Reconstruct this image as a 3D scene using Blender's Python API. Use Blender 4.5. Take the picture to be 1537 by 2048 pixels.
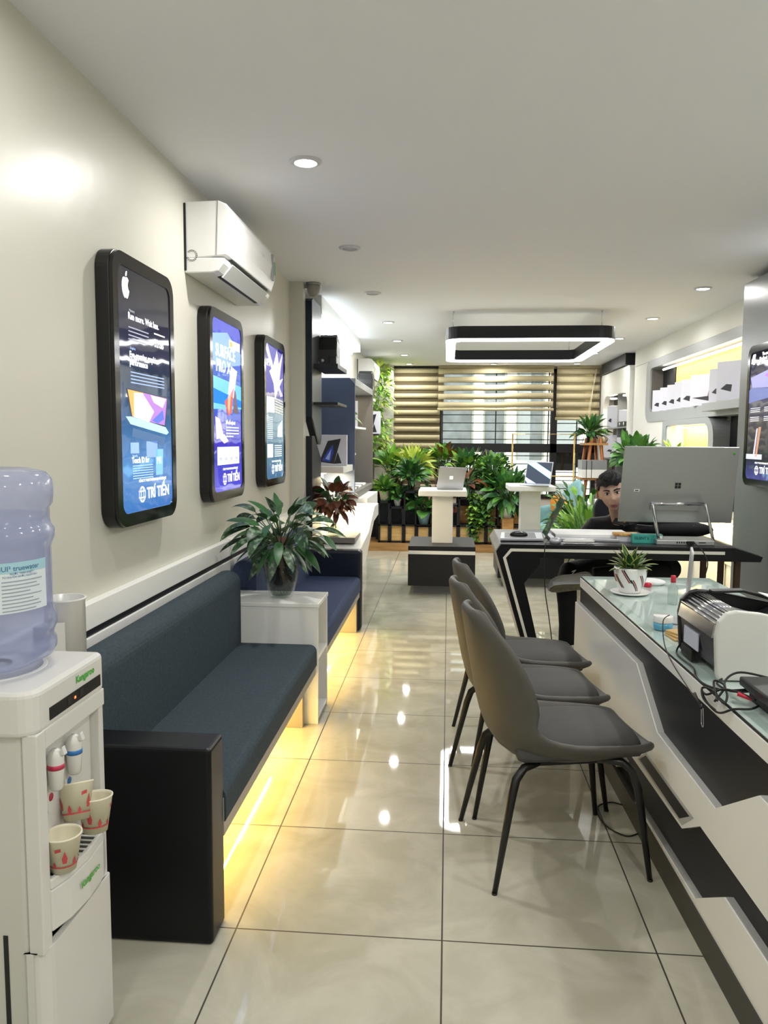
import bpy, math, random
from mathutils import Vector, Matrix
PI = math.pi
S = bpy.context.scene
COL = S.collection
for _o in list(bpy.data.objects):
    bpy.data.objects.remove(_o, do_unlink=True)

# ------------------------------------------------------------------ camera
CAM_H = 1.42469636
YAW, PITCH, ROLL = 0.0826700846, 0.0935639526, 0.00636056278
F = Vector((-math.sin(YAW)*math.cos(PITCH), math.cos(YAW)*math.cos(PITCH), -math.sin(PITCH)))
R0 = Vector((math.cos(YAW), math.sin(YAW), 0))
U0 = R0.cross(F)
R = R0*math.cos(ROLL) + U0*math.sin(ROLL)
U = -R0*math.sin(ROLL) + U0*math.cos(ROLL)
cd = bpy.data.cameras.new('camera')
cam = bpy.data.objects.new('camera', cd); COL.objects.link(cam)
cam.matrix_world = Matrix(((R.x, U.x, -F.x, 0), (R.y, U.y, -F.y, 0), (R.z, U.z, -F.z, CAM_H), (0, 0, 0, 1)))
cd.sensor_fit = 'VERTICAL'; cd.sensor_height = 36.0; cd.lens = 1535.31/2048*36.0
cd.clip_start = 0.05; cd.clip_end = 100
S.camera = cam

# ------------------------------------------------------------------ world, exposure
S.view_settings.view_transform = 'Standard'; S.view_settings.look = 'None'
S.view_settings.gamma = 1; S.view_settings.use_curve_mapping = False
S.view_settings.exposure = 0.25
DOWN_W = 11.0        # watts of every ceiling downlight
DOWN_COL = (1.0, 0.985, 0.95)
SKY_STRENGTH = 3.4
WARM = (1.0, 0.64, 0.15)
PEND_E = 9.0
w = bpy.data.worlds.new('overcast_sky'); S.world = w; w.use_nodes = True
bg = w.node_tree.nodes['Background']
bg.inputs[0].default_value = (0.98, 0.99, 1.0, 1); bg.inputs[1].default_value = SKY_STRENGTH

# ------------------------------------------------------------------ helpers
WM = {}
def col(h):
    h = h.lstrip('#'); r = []
    for i in (0, 2, 4):
        c = int(h[i:i+2], 16)/255
        r.append(c/12.92 if c <= .04045 else ((c+.055)/1.055)**2.4)
    return (*r, 1)
def mat(name, c, rough=.5, metal=0, spec=.5, c2=None, nscale=6, bump=0, bscale=40, emit=None, es=0, coat=0, stretch=None, detail=4, lo=.35, hi=.65):
    m = bpy.data.materials.new(name); m.use_nodes = True
    nt = m.node_tree; b = nt.nodes['Principled BSDF']
    c = col(c) if isinstance(c, str) else c
    b.inputs['Base Color'].default_value = c
    b.inputs['Roughness'].default_value = rough; b.inputs['Metallic'].default_value = metal
    b.inputs['Specular IOR Level'].default_value = spec
    b.inputs['Coat Weight'].default_value = coat
    tc = nt.nodes.new('ShaderNodeTexCoord')
    src = tc.outputs['Object']
    if stretch:
        mp = nt.nodes.new('ShaderNodeMapping'); mp.inputs['Scale'].default_value = stretch
        nt.links.new(src, mp.inputs[0]); src = mp.outputs[0]
    if c2:
        n = nt.nodes.new('ShaderNodeTexNoise'); n.inputs['Scale'].default_value = nscale; n.inputs['Detail'].default_value = detail
        nt.links.new(src, n.inputs['Vector'])
        r = nt.nodes.new('ShaderNodeValToRGB'); r.color_ramp.elements[0].position = lo; r.color_ramp.elements[1].position = hi
        r.color_ramp.elements[0].color = c; r.color_ramp.elements[1].color = col(c2) if isinstance(c2, str) else c2
        nt.links.new(n.outputs['Fac'], r.inputs[0]); nt.links.new(r.outputs[0], b.inputs['Base Color'])
    if bump:
        n = nt.nodes.new('ShaderNodeTexNoise'); n.inputs['Scale'].default_value = bscale; n.inputs['Detail'].default_value = 3
        nt.links.new(src, n.inputs['Vector'])
        bp = nt.nodes.new('ShaderNodeBump'); bp.inputs['Strength'].default_value = bump; bp.inputs['Distance'].default_value = .01
        nt.links.new(n.outputs['Fac'], bp.inputs['Height']); nt.links.new(bp.outputs[0], b.inputs['Normal'])
    if emit:
        b.inputs['Emission Color'].default_value = col(emit) if isinstance(emit, str) else emit
        b.inputs['Emission Strength'].default_value = es
    return m
def glassy(name, tint='#ffffff', gloss=.05, opacity=0.0, body='#ffffff', rough=.02, f0=1.45):
    """thin clear sheet: transparent + mirror by fresnel, optional milky body"""
    m = bpy.data.materials.new(name); m.use_nodes = True; nt = m.node_tree
    for n in list(nt.nodes): nt.nodes.remove(n)
    out = nt.nodes.new('ShaderNodeOutputMaterial')
    t = nt.nodes.new('ShaderNodeBsdfTransparent'); t.inputs[0].default_value = col(tint)
    g = nt.nodes.new('ShaderNodeBsdfGlossy'); g.inputs['Roughness'].default_value = rough
    lw = nt.nodes.new('ShaderNodeLayerWeight'); lw.inputs[0].default_value = .5
    pw = nt.nodes.new('ShaderNodeMath'); pw.operation = 'POWER'; pw.inputs[1].default_value = 4.0; nt.links.new(lw.outputs['Facing'], pw.inputs[0])
    fr = nt.nodes.new('ShaderNodeMath'); fr.operation = 'MULTIPLY_ADD'; fr.inputs[1].default_value = min(.6, (f0-1)*1.6); fr.inputs[2].default_value = .03 if f0 > 1.05 else 0.0
    nt.links.new(pw.outputs[0], fr.inputs[0])
    base = t
    if opacity > 0:
        d = nt.nodes.new('ShaderNodeBsdfTranslucent'); d.inputs[0].default_value = col(body)
        d2 = nt.nodes.new('ShaderNodeBsdfDiffuse'); d2.inputs[0].default_value = col(body)
        mx0 = nt.nodes.new('ShaderNodeMixShader'); nt.links.new(d.outputs[0], mx0.inputs[1]); nt.links.new(d2.outputs[0], mx0.inputs[2])
        mx1 = nt.nodes.new('ShaderNodeMixShader'); mx1.inputs[0].default_value = opacity
        nt.links.new(t.outputs[0], mx1.inputs[1]); nt.links.new(mx0.outputs[0], mx1.inputs[2]); base = mx1
    mx = nt.nodes.new('ShaderNodeMixShader'); nt.links.new(fr.outputs[0], mx.inputs[0])
    nt.links.new(base.outputs[0], mx.inputs[1]); nt.links.new(g.outputs[0], mx.inputs[2])
    nt.links.new(mx.outputs[0], out.inputs[0])
    return m
def emis(name, c, s):
    return mat(name, c, .4, emit=c, es=s)

def tag(o, label=None, cat=None, group=None, kind=None):
    if label: o['label'] = label
    if cat: o['category'] = cat
    if group: o['group'] = group
    if kind: o['kind'] = kind
    return o
def thing(name, label, cat, loc=(0, 0, 0), rz=0, group=None, local=False, rot=None):
    o = bpy.data.objects.new(name, None); COL.objects.link(o); o.empty_display_size = .1
    o.location = loc; o.rotation_euler = rot if rot else (0, 0, rz)
    M = Matrix.Translation(Vector(loc)) @ o.rotation_euler.to_matrix().to_4x4()
    WM[o.as_pointer()] = Matrix.Identity(4) if local else M
    return tag(o, label, cat, group)
class MB:
    def __init__(s): s.v = []; s.f = []; s.m = []; s.sm = []
    def add(s, vs, fs, m=0, sm=False):
        n = len(s.v); s.v += [Vector(v) for v in vs]
        for f in fs: s.f.append([i+n for i in f]); s.m.append(m); s.sm.append(sm)
        return s
    def box(s, x0, x1, y0, y1, z0, z1, m=0, M=None):
        vs = [Vector((x, y, z)) for z in (z0, z1) for y in (y0, y1) for x in (x0, x1)]
        if M: vs = [M @ v for v in vs]
        return s.add(vs, [(0, 2, 3, 1), (4, 5, 7, 6), (0, 1, 5, 4), (2, 6, 7, 3), (0, 4, 6, 2), (1, 3, 7, 5)], m)
    def prism(s, pts, ax, a0, a1, m=0, M=None, sm=False, caps=True):
        """polygon in the two other axes, extruded along ax"""
        def mk(p, a):
            v = {'x': (a, p[0], p[1]), 'y': (p[0], a, p[1]), 'z': (p[0], p[1], a)}[ax]
            return M @ Vector(v) if M else Vector(v)
        n = len(pts)
        s.add([mk(p, a0) for p in pts]+[mk(p, a1) for p in pts], [(i, (i+1) % n, n+(i+1) % n, n+i) for i in range(n)], m, sm)
        if caps:
            s.add([mk(p, a0) for p in pts], [tuple(range(n))], m); s.add([mk(p, a1) for p in pts], [tuple(range(n))], m)
        return s
    def tube(s, pts, r, m=0, n=8, flat=1.0, up=None, sm=True):
        pts = [Vector(p) for p in pts]; k = len(pts)
        rs = r if isinstance(r, (list, tuple)) else [r]*k
        vs = []; prev = Vector(up) if up else None
        for i, p in enumerate(pts):
            d = (pts[min(i+1, k-1)]-pts[max(i-1, 0)])
            d = d.normalized() if d.length > 1e-9 else Vector((0, 0, 1))
            a = prev if prev is not None else (Vector((0, 0, 1)) if abs(d.z) < .9 else Vector((1, 0, 0)))
            e1 = (a - d*a.dot(d))
            e1 = e1.normalized() if e1.length > 1e-6 else d.orthogonal().normalized()
            if up is None: prev = e1
            e2 = d.cross(e1)
            rr = rs[i]; ra, rb = rr if isinstance(rr, (list, tuple)) else (rr, rr*flat)
            for j in range(n):
                t = 2*PI*j/n; vs.append(p+e1*math.cos(t)*rb+e2*math.sin(t)*ra)
        fs = [(i*n+j, i*n+(j+1) % n, (i+1)*n+(j+1) % n, (i+1)*n+j) for i in range(k-1) for j in range(n)]
        fs += [tuple(range(n))[::-1], tuple(range((k-1)*n, k*n))]
        return s.add(vs, fs, m, sm)
    def lathe(s, c, prof, m=0, n=24, axis=None, cap0=True, cap1=True, sm=True, sx=1, sy=1):
        c = Vector(c); vs = []
        Q = Vector((0, 0, 1)).rotation_difference(Vector(axis).normalized()).to_matrix() if axis else None
        for r, z in prof:
            for j in range(n):
                t = 2*PI*j/n; v = Vector((r*math.cos(t)*sx, r*math.sin(t)*sy, z))
                vs.append(c+(Q @ v if Q else v))
        k = len(prof)
        fs = [(i*n+j, i*n+(j+1) % n, (i+1)*n+(j+1) % n, (i+1)*n+j) for i in range(k-1) for j in range(n)]
        if cap0: fs.append(tuple(range(n))[::-1])
        if cap1: fs.append(tuple(range((k-1)*n, k*n)))
        return s.add(vs, fs, m, sm)
    def ball(s, c, r, m=0, n=16, M=None):
        rx, ry, rz = r if isinstance(r, (list, tuple)) else (r, r, r); c = Vector(c); vs = []; k = max(6, n//2)
        for i in range(k+1):
            t = PI*i/k
            for j in range(n):
                a = 2*PI*j/n; v = Vector((rx*math.sin(t)*math.cos(a), ry*math.sin(t)*math.sin(a), rz*math.cos(t)))
                vs.append(c+(M @ v if M else v))
        return s.add(vs, [(i*n+j, (i+1)*n+j, (i+1)*n+(j+1) % n, i*n+(j+1) % n) for i in range(k) for j in range(n)], m, True)
    def leaf(s, p, d, L, W, droop=.5, m=0, seg=6, fold=.25, peak=.4, twist=0):
        p = Vector(p); d = Vector(d).normalized(); vs = []
        side0 = d.cross(Vector((0, 0, 1)))
        side0 = side0.normalized() if side0.length > .05 else Vector((math.cos(twist*9), math.sin(twist*9), 0))
        for i in range(seg+1):
            t = i/seg
            wd = W*.5*(math.sin(PI*min(1, t**(math.log(.5)/math.log(peak)))))**.8 if 0 < t < 1 else 0.0008
            up = side0.cross(d).normalized()
            sd = (side0*math.cos(twist)+up*math.sin(twist)).normalized(); u2 = sd.cross(d).normalized()
            vs += [p-sd*wd+u2*wd*fold, Vector(p), p+sd*wd+u2*wd*fold]
            d = (d+Vector((0, 0, -droop/seg))).normalized(); p = p+d*(L/seg)
        return s.add(vs, [(i*3+a, i*3+a+1, i*3+a+4, i*3+a+3) for i in range(seg) for a in (0, 1)], m, True)
    def leaf2(s, p, d, L, W, droop, mi, me_, seg=8, fold=.3, peak=.4):
        """leaf with a differently coloured margin"""
        q = MB().leaf(p, d, L, W, droop, 0, seg, fold, peak); vs = []
        for i in range(seg+1):
            a, b, c = q.v[3*i:3*i+3]; vs += [a, a.lerp(b, .26), b, c.lerp(b, .26), c]
        for i in range(seg):
            for k, m in ((0, me_), (1, mi), (2, mi), (3, me_)): s.add([vs[i*5+k], vs[i*5+k+1], vs[i*5+k+6], vs[i*5+k+5]], [(0, 1, 2, 3)], m, True)
        return s
    def text(s, t, size, org, u, v, m=0, align='LEFT', bold=0, lift=.0):
        cu = bpy.data.curves.new('lettering', 'FONT'); cu.body = t; cu.size = size; cu.align_x = align; cu.offset = bold; cu.resolution_u = 2
        o = bpy.data.objects.new('lettering', cu); COL.objects.link(o)
        me = bpy.data.meshes.new_from_object(o.evaluated_get(bpy.context.evaluated_depsgraph_get()))
        u = Vector(u); v = Vector(v); nrm = u.normalized().cross(v.normalized())
        vs = [Vector(org)+u*q.co.x+v*q.co.y+nrm*lift for q in me.vertices]; fs = [tuple(p.vertices) for p in me.polygons]
        bpy.data.objects.remove(o, do_unlink=True); bpy.data.meshes.remove(me); bpy.data.curves.remove(cu)
        return s.add(vs, fs, m)
    def build(s, name, mats, parent=None, bevel=0, bseg=2, sub=0, solid=0, label=None, cat=None, group=None, kind=None, local=False, smooth=False, fix=True):
        me = bpy.data.meshes.new(name)
        if parent is not None: Mi = WM[parent.as_pointer()].inverted(); L = None
        else:
            if local: L = Vector((0, 0, 0))
            else:
                xs = [q.x for q in s.v]; ys = [q.y for q in s.v]; zs = [q.z for q in s.v]
                L = Vector(((min(xs)+max(xs))/2, (min(ys)+max(ys))/2, min(zs)))
            Mi = Matrix.Translation(-L)
        me.from_pydata([tuple(Mi @ q) for q in s.v], [], s.f)
        if not isinstance(mats, (list, tuple)): mats = [mats]
        for q in mats: me.materials.append(q)
        me.polygons.foreach_set('material_index', s.m)
        me.polygons.foreach_set('use_smooth', [True]*len(s.f) if smooth else s.sm)
        if fix and (bevel or sub or solid or True):
            import bmesh
            bm = bmesh.new(); bm.from_mesh(me); bmesh.ops.remove_doubles(bm, verts=bm.verts, dist=1e-5)
            bmesh.ops.recalc_face_normals(bm, faces=bm.faces); bm.to_mesh(me); bm.free()
        me.update()
        o = bpy.data.objects.new(name, me); COL.objects.link(o)
        if parent is not None: o.parent = parent; WM[o.as_pointer()] = WM[parent.as_pointer()]
        else: o.location = L; WM[o.as_pointer()] = Matrix.Translation(L)
        if solid: q = o.modifiers.new('solid', 'SOLIDIFY'); q.thickness = solid; q.offset = -1
        if sub: q = o.modifiers.new('sub', 'SUBSURF'); q.levels = sub; q.render_levels = sub
        if bevel: q = o.modifiers.new('bevel', 'BEVEL'); q.width = bevel; q.segments = bseg; q.limit_method = 'ANGLE'; q.angle_limit = .6; q.harden_normals = False
        return tag(o, label, cat, group, kind)
def box(name, x0, x1, y0, y1, z0, z1, m, parent=None, bevel=0, **k):
    return MB().box(x0, x1, y0, y1, z0, z1).build(name, m, parent, bevel, **k)
def struct(name, mb, m, **k):
    return mb.build(name, m, kind='structure', **k)
def dup(root, loc=None, rz=None, label=None, group=None):
    r = root.copy(); COL.objects.link(r)
    if loc is not None: r.location = loc
    if rz is not None: r.rotation_euler = (0, 0, rz)
    if label: r['label'] = label
    if group: r['group'] = group
    for ch in list(root.children):
        c = ch.copy(); COL.objects.link(c); c.parent = r
        for g in list(ch.children):
            d = g.copy(); COL.objects.link(d); d.parent = c
    return r
def light(name, kind, loc, power, color, size=.1, size_y=None, rot=(0, 0, 0), parent=None, spread=None):
    l = bpy.data.lights.new(name, kind); l.energy = power; l.color = color
    if kind == 'AREA':
        l.shape = 'RECTANGLE' if size_y else 'DISK'; l.size = size
        if size_y: l.size_y = size_y
        if spread: l.spread = spread
    o = bpy.data.objects.new(name, l); COL.objects.link(o); o.rotation_euler = rot
    if parent is not None:
        o.parent = parent; o.location = WM[parent.as_pointer()].inverted() @ Vector(loc)
    else: o.location = loc
    return o
def rrect(a0, a1, b0, b1, r, n=5):
    rs = r if isinstance(r, (list, tuple)) else (r,)*4      # corners: (a1,b1),(a0,b1),(a0,b0),(a1,b0)
    P = []
    for (ca, cb, t0), q in zip(((a1, b1, 0), (a0, b1, PI/2), (a0, b0, PI), (a1, b0, 1.5*PI)), rs):
        sa = -1 if ca == a1 else 1; sb = -1 if cb == b1 else 1
        if q <= 0: P.append((ca, cb)); continue
        for i in range(n+1):
            t = t0+PI/2*i/n; P.append((ca+sa*q+q*math.cos(t), cb+sb*q+q*math.sin(t)))
    return P
def ring_prism(mb, outer, inner, ax, a0, a1, m=0, m_front=None):
    """two outlines with equal counts -> closed frame"""
    n = len(outer)
    def mk(p, a): return {'x': (a, p[0], p[1]), 'y': (p[0], a, p[1]), 'z': (p[0], p[1], a)}[ax]
    vs = [mk(p, a) for a in (a0, a1) for q in (outer, inner) for p in q]
    for i in range(n):
        j = (i+1) % n
        mb.add([vs[i], vs[j], vs[2*n+j], vs[2*n+i]], [(0, 1, 2, 3)], m)
        mb.add([vs[n+i], vs[n+j], vs[3*n+j], vs[3*n+i]], [(0, 1, 2, 3)], m)
        mb.add([vs[i], vs[j], vs[n+j], vs[n+i]], [(0, 1, 2, 3)], m)
        mb.add([vs[2*n+i], vs[2*n+j], vs[3*n+j], vs[3*n+i]], [(0, 1, 2, 3)], m if m_front is None else m_front)
    return mb

# ------------------------------------------------------------------ materials
M = {}
M['wall'] = mat('cream_paint', '#d2d0c4', .36, bump=.30, bscale=4.5)
M['wallw'] = mat('white_wall_paint', '#e6e5df', .6)
M['ceil'] = mat('ceiling_paint', '#ecedf2', .8)
M['white'] = mat('white_laminate', '#f2f2ee', .28)
M['wgloss'] = mat('white_gloss_plastic', '#eeeeec', .22)
M['grey'] = mat('grey_laminate', '#8d9092', .4)
M['grey2'] = mat('mid_grey_laminate', '#a2a5a8', .38)
M['black'] = mat('black_laminate', '#090b10', .38, spec=.3)
M['navy'] = mat('navy_laminate', '#101828', .4, spec=.35)
M['blue'] = mat('blue_grey_laminate', '#3a4763', .42)
M['char'] = mat('charcoal_laminate', '#1d1f24', .42, spec=.3)
M['taupe'] = mat('taupe_laminate', '#6e6a64', .5)
M['metalb'] = mat('black_metal', '#15161a', .4, spec=.4)
M['frame'] = mat('gloss_black_frame', '#050506', .12)
M['framem'] = mat('satin_black_frame', '#0c0c0d', .35)
M['fabric'] = mat('blue_grey_upholstery', '#39454c', .85, c2='#434f57', nscale=90, bump=.3, bscale=420, spec=.2)
M['fabric2'] = mat('blue_upholstery', '#3a4561', .85, c2='#43506e', nscale=90, bump=.3, bscale=420, spec=.2)
M['bwood'] = mat('bench_taupe_board', '#a19a8e', .45)
M['chair'] = mat('taupe_leatherette', '#504e49', .5, c2='#57554f', nscale=5, bump=.08, bscale=260, spec=.35)
M['chairin'] = mat('grey_suede', '#4b4a48', .75, c2='#5a5957', nscale=3, bump=.15, bscale=300, spec=.3)
M['legm'] = mat('black_powder_coat', '#101010', .35)
M['chrome'] = mat('chrome', '#d8d8dc', .12, metal=1)
M['silver'] = mat('silver_aluminium', '#a9acab', .38, metal=.55)
M['silverl'] = mat('light_aluminium', '#c3c6cc', .35, metal=.5)
M['dark'] = mat('dark_plastic', '#1b1b1e', .35)
M['blackp'] = mat('black_rubber', '#0b0b0c', .5)
M['wood'] = mat('oak_wood', '#c99a5e', .5, c2='#a97840', nscale=5, stretch=(1, 1, 12))
M['woodl'] = mat('light_pine', '#d9b87c', .5, c2='#c59c5a', nscale=3, stretch=(2, 2, 18))
M['step'] = mat('warm_step_wood', '#b48a55', .4, c2='#8f6a3c', nscale=3, stretch=(1, 8, 8))
M['gold'] = mat('brushed_gold', '#c9a95c', .3, metal=.8)
M['teal'] = mat('teal_upholstery', '#6f989b', .8, c2='#7aa3a5', nscale=30)
M['orange'] = mat('orange_fabric', '#e08a2a', .8)
M['paper'] = mat('white_paper', '#f1f1ef', .7)
M['card'] = mat('white_carton', '#d3d3df', .45)
M['cream'] = mat('cream_ceramic', '#e6dcc0', .35)
M['tblue'] = mat('pale_blue_ceramic', '#8fb0bd', .3)
M['soil'] = mat('dark_soil', '#2a211a', .9, c2='#45382b', nscale=60)
M['red'] = mat('red_plastic', '#c2213a', .35)
M['green'] = mat('green_print', '#3fae2a', .5)
M['leaf'] = mat('green_leaf', '#386a28', .42, c2='#558a36', nscale=14)
M['leafd'] = mat('dark_green_leaf', '#234a27', .4, c2='#386a38', nscale=14)
M['leafl'] = mat('lime_leaf', '#dbe36a', .45, c2='#aac44a', nscale=14)
M['leafb'] = mat('fresh_green_leaf', '#6a9f34', .45, c2='#93bd48', nscale=14)
M['leafr'] = mat('burgundy_leaf', '#5a2f28', .4, c2='#7d4c38', nscale=16)
M['leafp'] = mat('croton_leaf', '#8a4a2a', .4, c2='#41331f', nscale=16)
M['leafs'] = mat('silver_streaked_leaf', '#28462a', .38, c2='#7f9a7c', nscale=38, lo=.5, hi=.66, stretch=(1, 1, 1))
M['stem'] = mat('green_stem', '#39562b', .5)
M['stemd'] = mat('brown_root', '#4a2a18', .7)
M['glass'] = glassy('clear_glass', '#f2f6f5', f0=1.4)
M['water'] = glassy('vase_water', '#d6d9cf', f0=1.2)
M['skin'] = mat('skin', '#c89f85', .5, c2='#d0aa90', nscale=8, spec=.35)
M['shirt'] = mat('black_shirt_cloth', '#050508', .8, bump=.2, bscale=25)
M['jeans'] = mat('dark_trouser_cloth', '#0a0a0d', .85, bump=.2, bscale=30)
M['hair'] = mat('black_hair', '#050505', .6, bump=.6, bscale=120, stretch=(1, 1, .2))
# ------------------------------------------------------------------ setting: floor, walls, ceiling
XL, XR, YB, YN, ZC = -1.2, 2.6, 12.5, -2.5, 2.6
def floor_mat():
    m = mat('glazed_floor_tile', '#c9c3ae', .07, spec=.55); nt = m.node_tree; b = nt.nodes['Principled BSDF']
    tc = nt.nodes['Texture Coordinate']; mp = nt.nodes.new('ShaderNodeMapping'); L = nt.links
    L.new(tc.outputs['Object'], mp.inputs[0])
    n1 = nt.nodes.new('ShaderNodeTexNoise'); n1.inputs['Scale'].default_value = 3.4; n1.inputs['Detail'].default_value = 9; n1.inputs['Roughness'].default_value = .62; n1.inputs['Distortion'].default_value = .8
    L.new(mp.outputs[0], n1.inputs['Vector'])
    r = nt.nodes.new('ShaderNodeValToRGB'); e = r.color_ramp.elements
    e[0].position = .38; e[0].color = col('#b4b19f'); e[1].position = .62; e[1].color = col('#c6c3b3')
    L.new(n1.outputs['Fac'], r.inputs[0])
    sp = nt.nodes.new('ShaderNodeSeparateXYZ'); L.new(tc.outputs['Object'], sp.inputs[0])
    def line(o, off):
        a = nt.nodes.new('ShaderNodeMath'); a.operation = 'ADD'; a.inputs[1].default_value = off; L.new(o, a.inputs[0])
        q = nt.nodes.new('ShaderNodeMath'); q.operation = 'PINGPONG'; q.inputs[1].default_value = .3; L.new(a.outputs[0], q.inputs[0])
        c = nt.nodes.new('ShaderNodeMath'); c.operation = 'LESS_THAN'; c.inputs[1].default_value = .0024; L.new(q.outputs[0], c.inputs[0]); return c.outputs[0]
    mx = nt.nodes.new('ShaderNodeMath'); mx.operation = 'MAXIMUM'
    L.new(line(sp.outputs[0], -0.00194+60), mx.inputs[0]); L.new(line(sp.outputs[1], -2.07898+60), mx.inputs[1])
    mc = nt.nodes.new('ShaderNodeMix'); mc.data_type = 'RGBA'
    L.new(mx.outputs[0], mc.inputs[0]); L.new(r.outputs[0], mc.inputs[6]); mc.inputs[7].default_value = col('#3a332b')
    L.new(mc.outputs[2], b.inputs['Base Color'])
    ro = nt.nodes.new('ShaderNodeMath'); ro.operation = 'MULTIPLY_ADD'; ro.inputs[1].default_value = .5; ro.inputs[2].default_value = .03
    L.new(mx.outputs[0], ro.inputs[0]); L.new(ro.outputs[0], b.inputs['Roughness'])
    return m
mb = MB().box(XL-.1, XR+.1, YN, 9.77, -.1, 0)
fl = mb.build('floor', floor_mat(), kind='structure', local=True)
struct('trim_1', MB().box(XL, XR, 9.77, YB, -.05, .1), M['step'])                  # raised wooden step at the back
struct('ceiling', MB().box(XL-.1, XR+.1, YN, YB+.1, ZC, ZC+.1), M['ceil'])
struct('wall_left', MB().box(XL-.1, XL, YN, YB, 0, ZC), M['wall'])
struct('wall_right', MB().box(XR, XR+.1, YN, YB, 0, ZC), M['wallw'])
struct('wall_near', MB().box(XL, XR, YN-.1, YN, 0, ZC), M['wall'])
struct('trim_2', MB().box(XL, -1.1, 5.8, 5.9, 0, ZC), M['wall'])                    # pilaster
# back wall with the window opening
WX0, WX1, WZ0, WZ1 = -.2, 2.34, .5, 2.56
mb = MB().box(XL, WX0, YB, YB+.15, 0, ZC).box(WX1, XR, YB, YB+.15, 0, ZC).box(WX0, WX1, YB, YB+.15, 0, WZ0).box(WX0, WX1, YB, YB+.15, WZ1, ZC)
struct('wall_back', mb, M['wallw'])
struct('trim_3', MB().box(-1.2, -.88, 12.2, 12.5, .1, ZC), M['wall'])
# window frame
mb = MB()
yf0, yf1 = 12.46, 12.56
for x0, x1 in ((WX0, WX0+.09), (1.62, 1.72), (WX1-.07, WX1)): mb.box(x0, x1, yf0, yf1, WZ0, WZ1)
for z0, z1 in ((WZ0, WZ0+.07), (1.24, 1.38), (WZ1-.05, WZ1)): mb.box(WX0, WX1, yf0, yf1, z0, z1)
win = struct('window_1', mb, M['metalb'])
box('pane', WX0+.09, 1.62, 12.505, 12.511, WZ0+.07, WZ1-.05, M['glass'], win)
box('pane', 1.72, WX1-.07, 12.505, 12.511, WZ0+.07, WZ1-.05, M['glass'], win)
mb = MB()
for i in range(15):
    z = .66+i*.131
    mb.box(WX0+.05, 1.64, 12.60, 12.612, z-.007, z+.007); mb.box(1.70, WX1, 12.60, 12.612, z-.007, z+.007)
for x in (-.10, .76, 1.60, 2.05): mb.box(x-.009, x+.009, 12.595, 12.617, WZ0, WZ1)
mb.build('window_grille', M['metalb'], win)
mb = MB().box(1.72, 2.02, 12.62, 12.64, .95, 1.36).box(2.06, 2.30, 12.62, 12.64, 1.0, 1.36)
mb.build('window_shutter', M['metalb'], win)
# building across the street
fac = thing('building', 'pale building across the street with cream pilasters and grey windows', 'building', (.8, 19, -4))
mb = MB().box(-4, 6.5, 19.3, 20.3, -4, 7); mb.build('wall', mat('pale_render', '#d9dcd6', .8), fac)
mp_ = mat('cream_pilaster', '#efe7cc', .8); mg = mat('grey_window_glass', '#565a58', .5, c2='#707472', nscale=3); mg2 = mat('pale_window_glass', '#8b8f8c', .5)
for i, x in enumerate((-1.6, -.45, .62, 1.42, 2.35, 3.3)):
    box('pilaster', x, x+.22, 19.1, 19.35, -1, 5, mp_, fac)
for i, (x0, x1) in enumerate(((-1.3, -.5), (-.18, .57), (.9, 1.36), (1.7, 2.0), (2.0, 2.3), (2.62, 3.2), (3.6, 4.4))):
    wn = box('window', x0, x1, 19.22, 19.32, .95, 3.6, (mg, mg, mg, mg2, mg, mg2, mg)[i], fac)
    box('window', x0, x1, 19.22, 19.32, -1.3, .35, mg2, fac)
mb = MB().box(-3, 6, 18.9, 19.3, .42, .72); mb.build('ledge', mat('white_ledge', '#f2f2ee', .7), fac)
box('awning', 1.15, 1.9, 18.3, 18.9, -.55, -.15, mat('maroon_awning', '#6b3038', .8), fac)
box('awning', 2.4, 3.0, 18.3, 18.9, -.55, -.15, mat('grey_awning', '#77716b', .8), fac)
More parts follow.
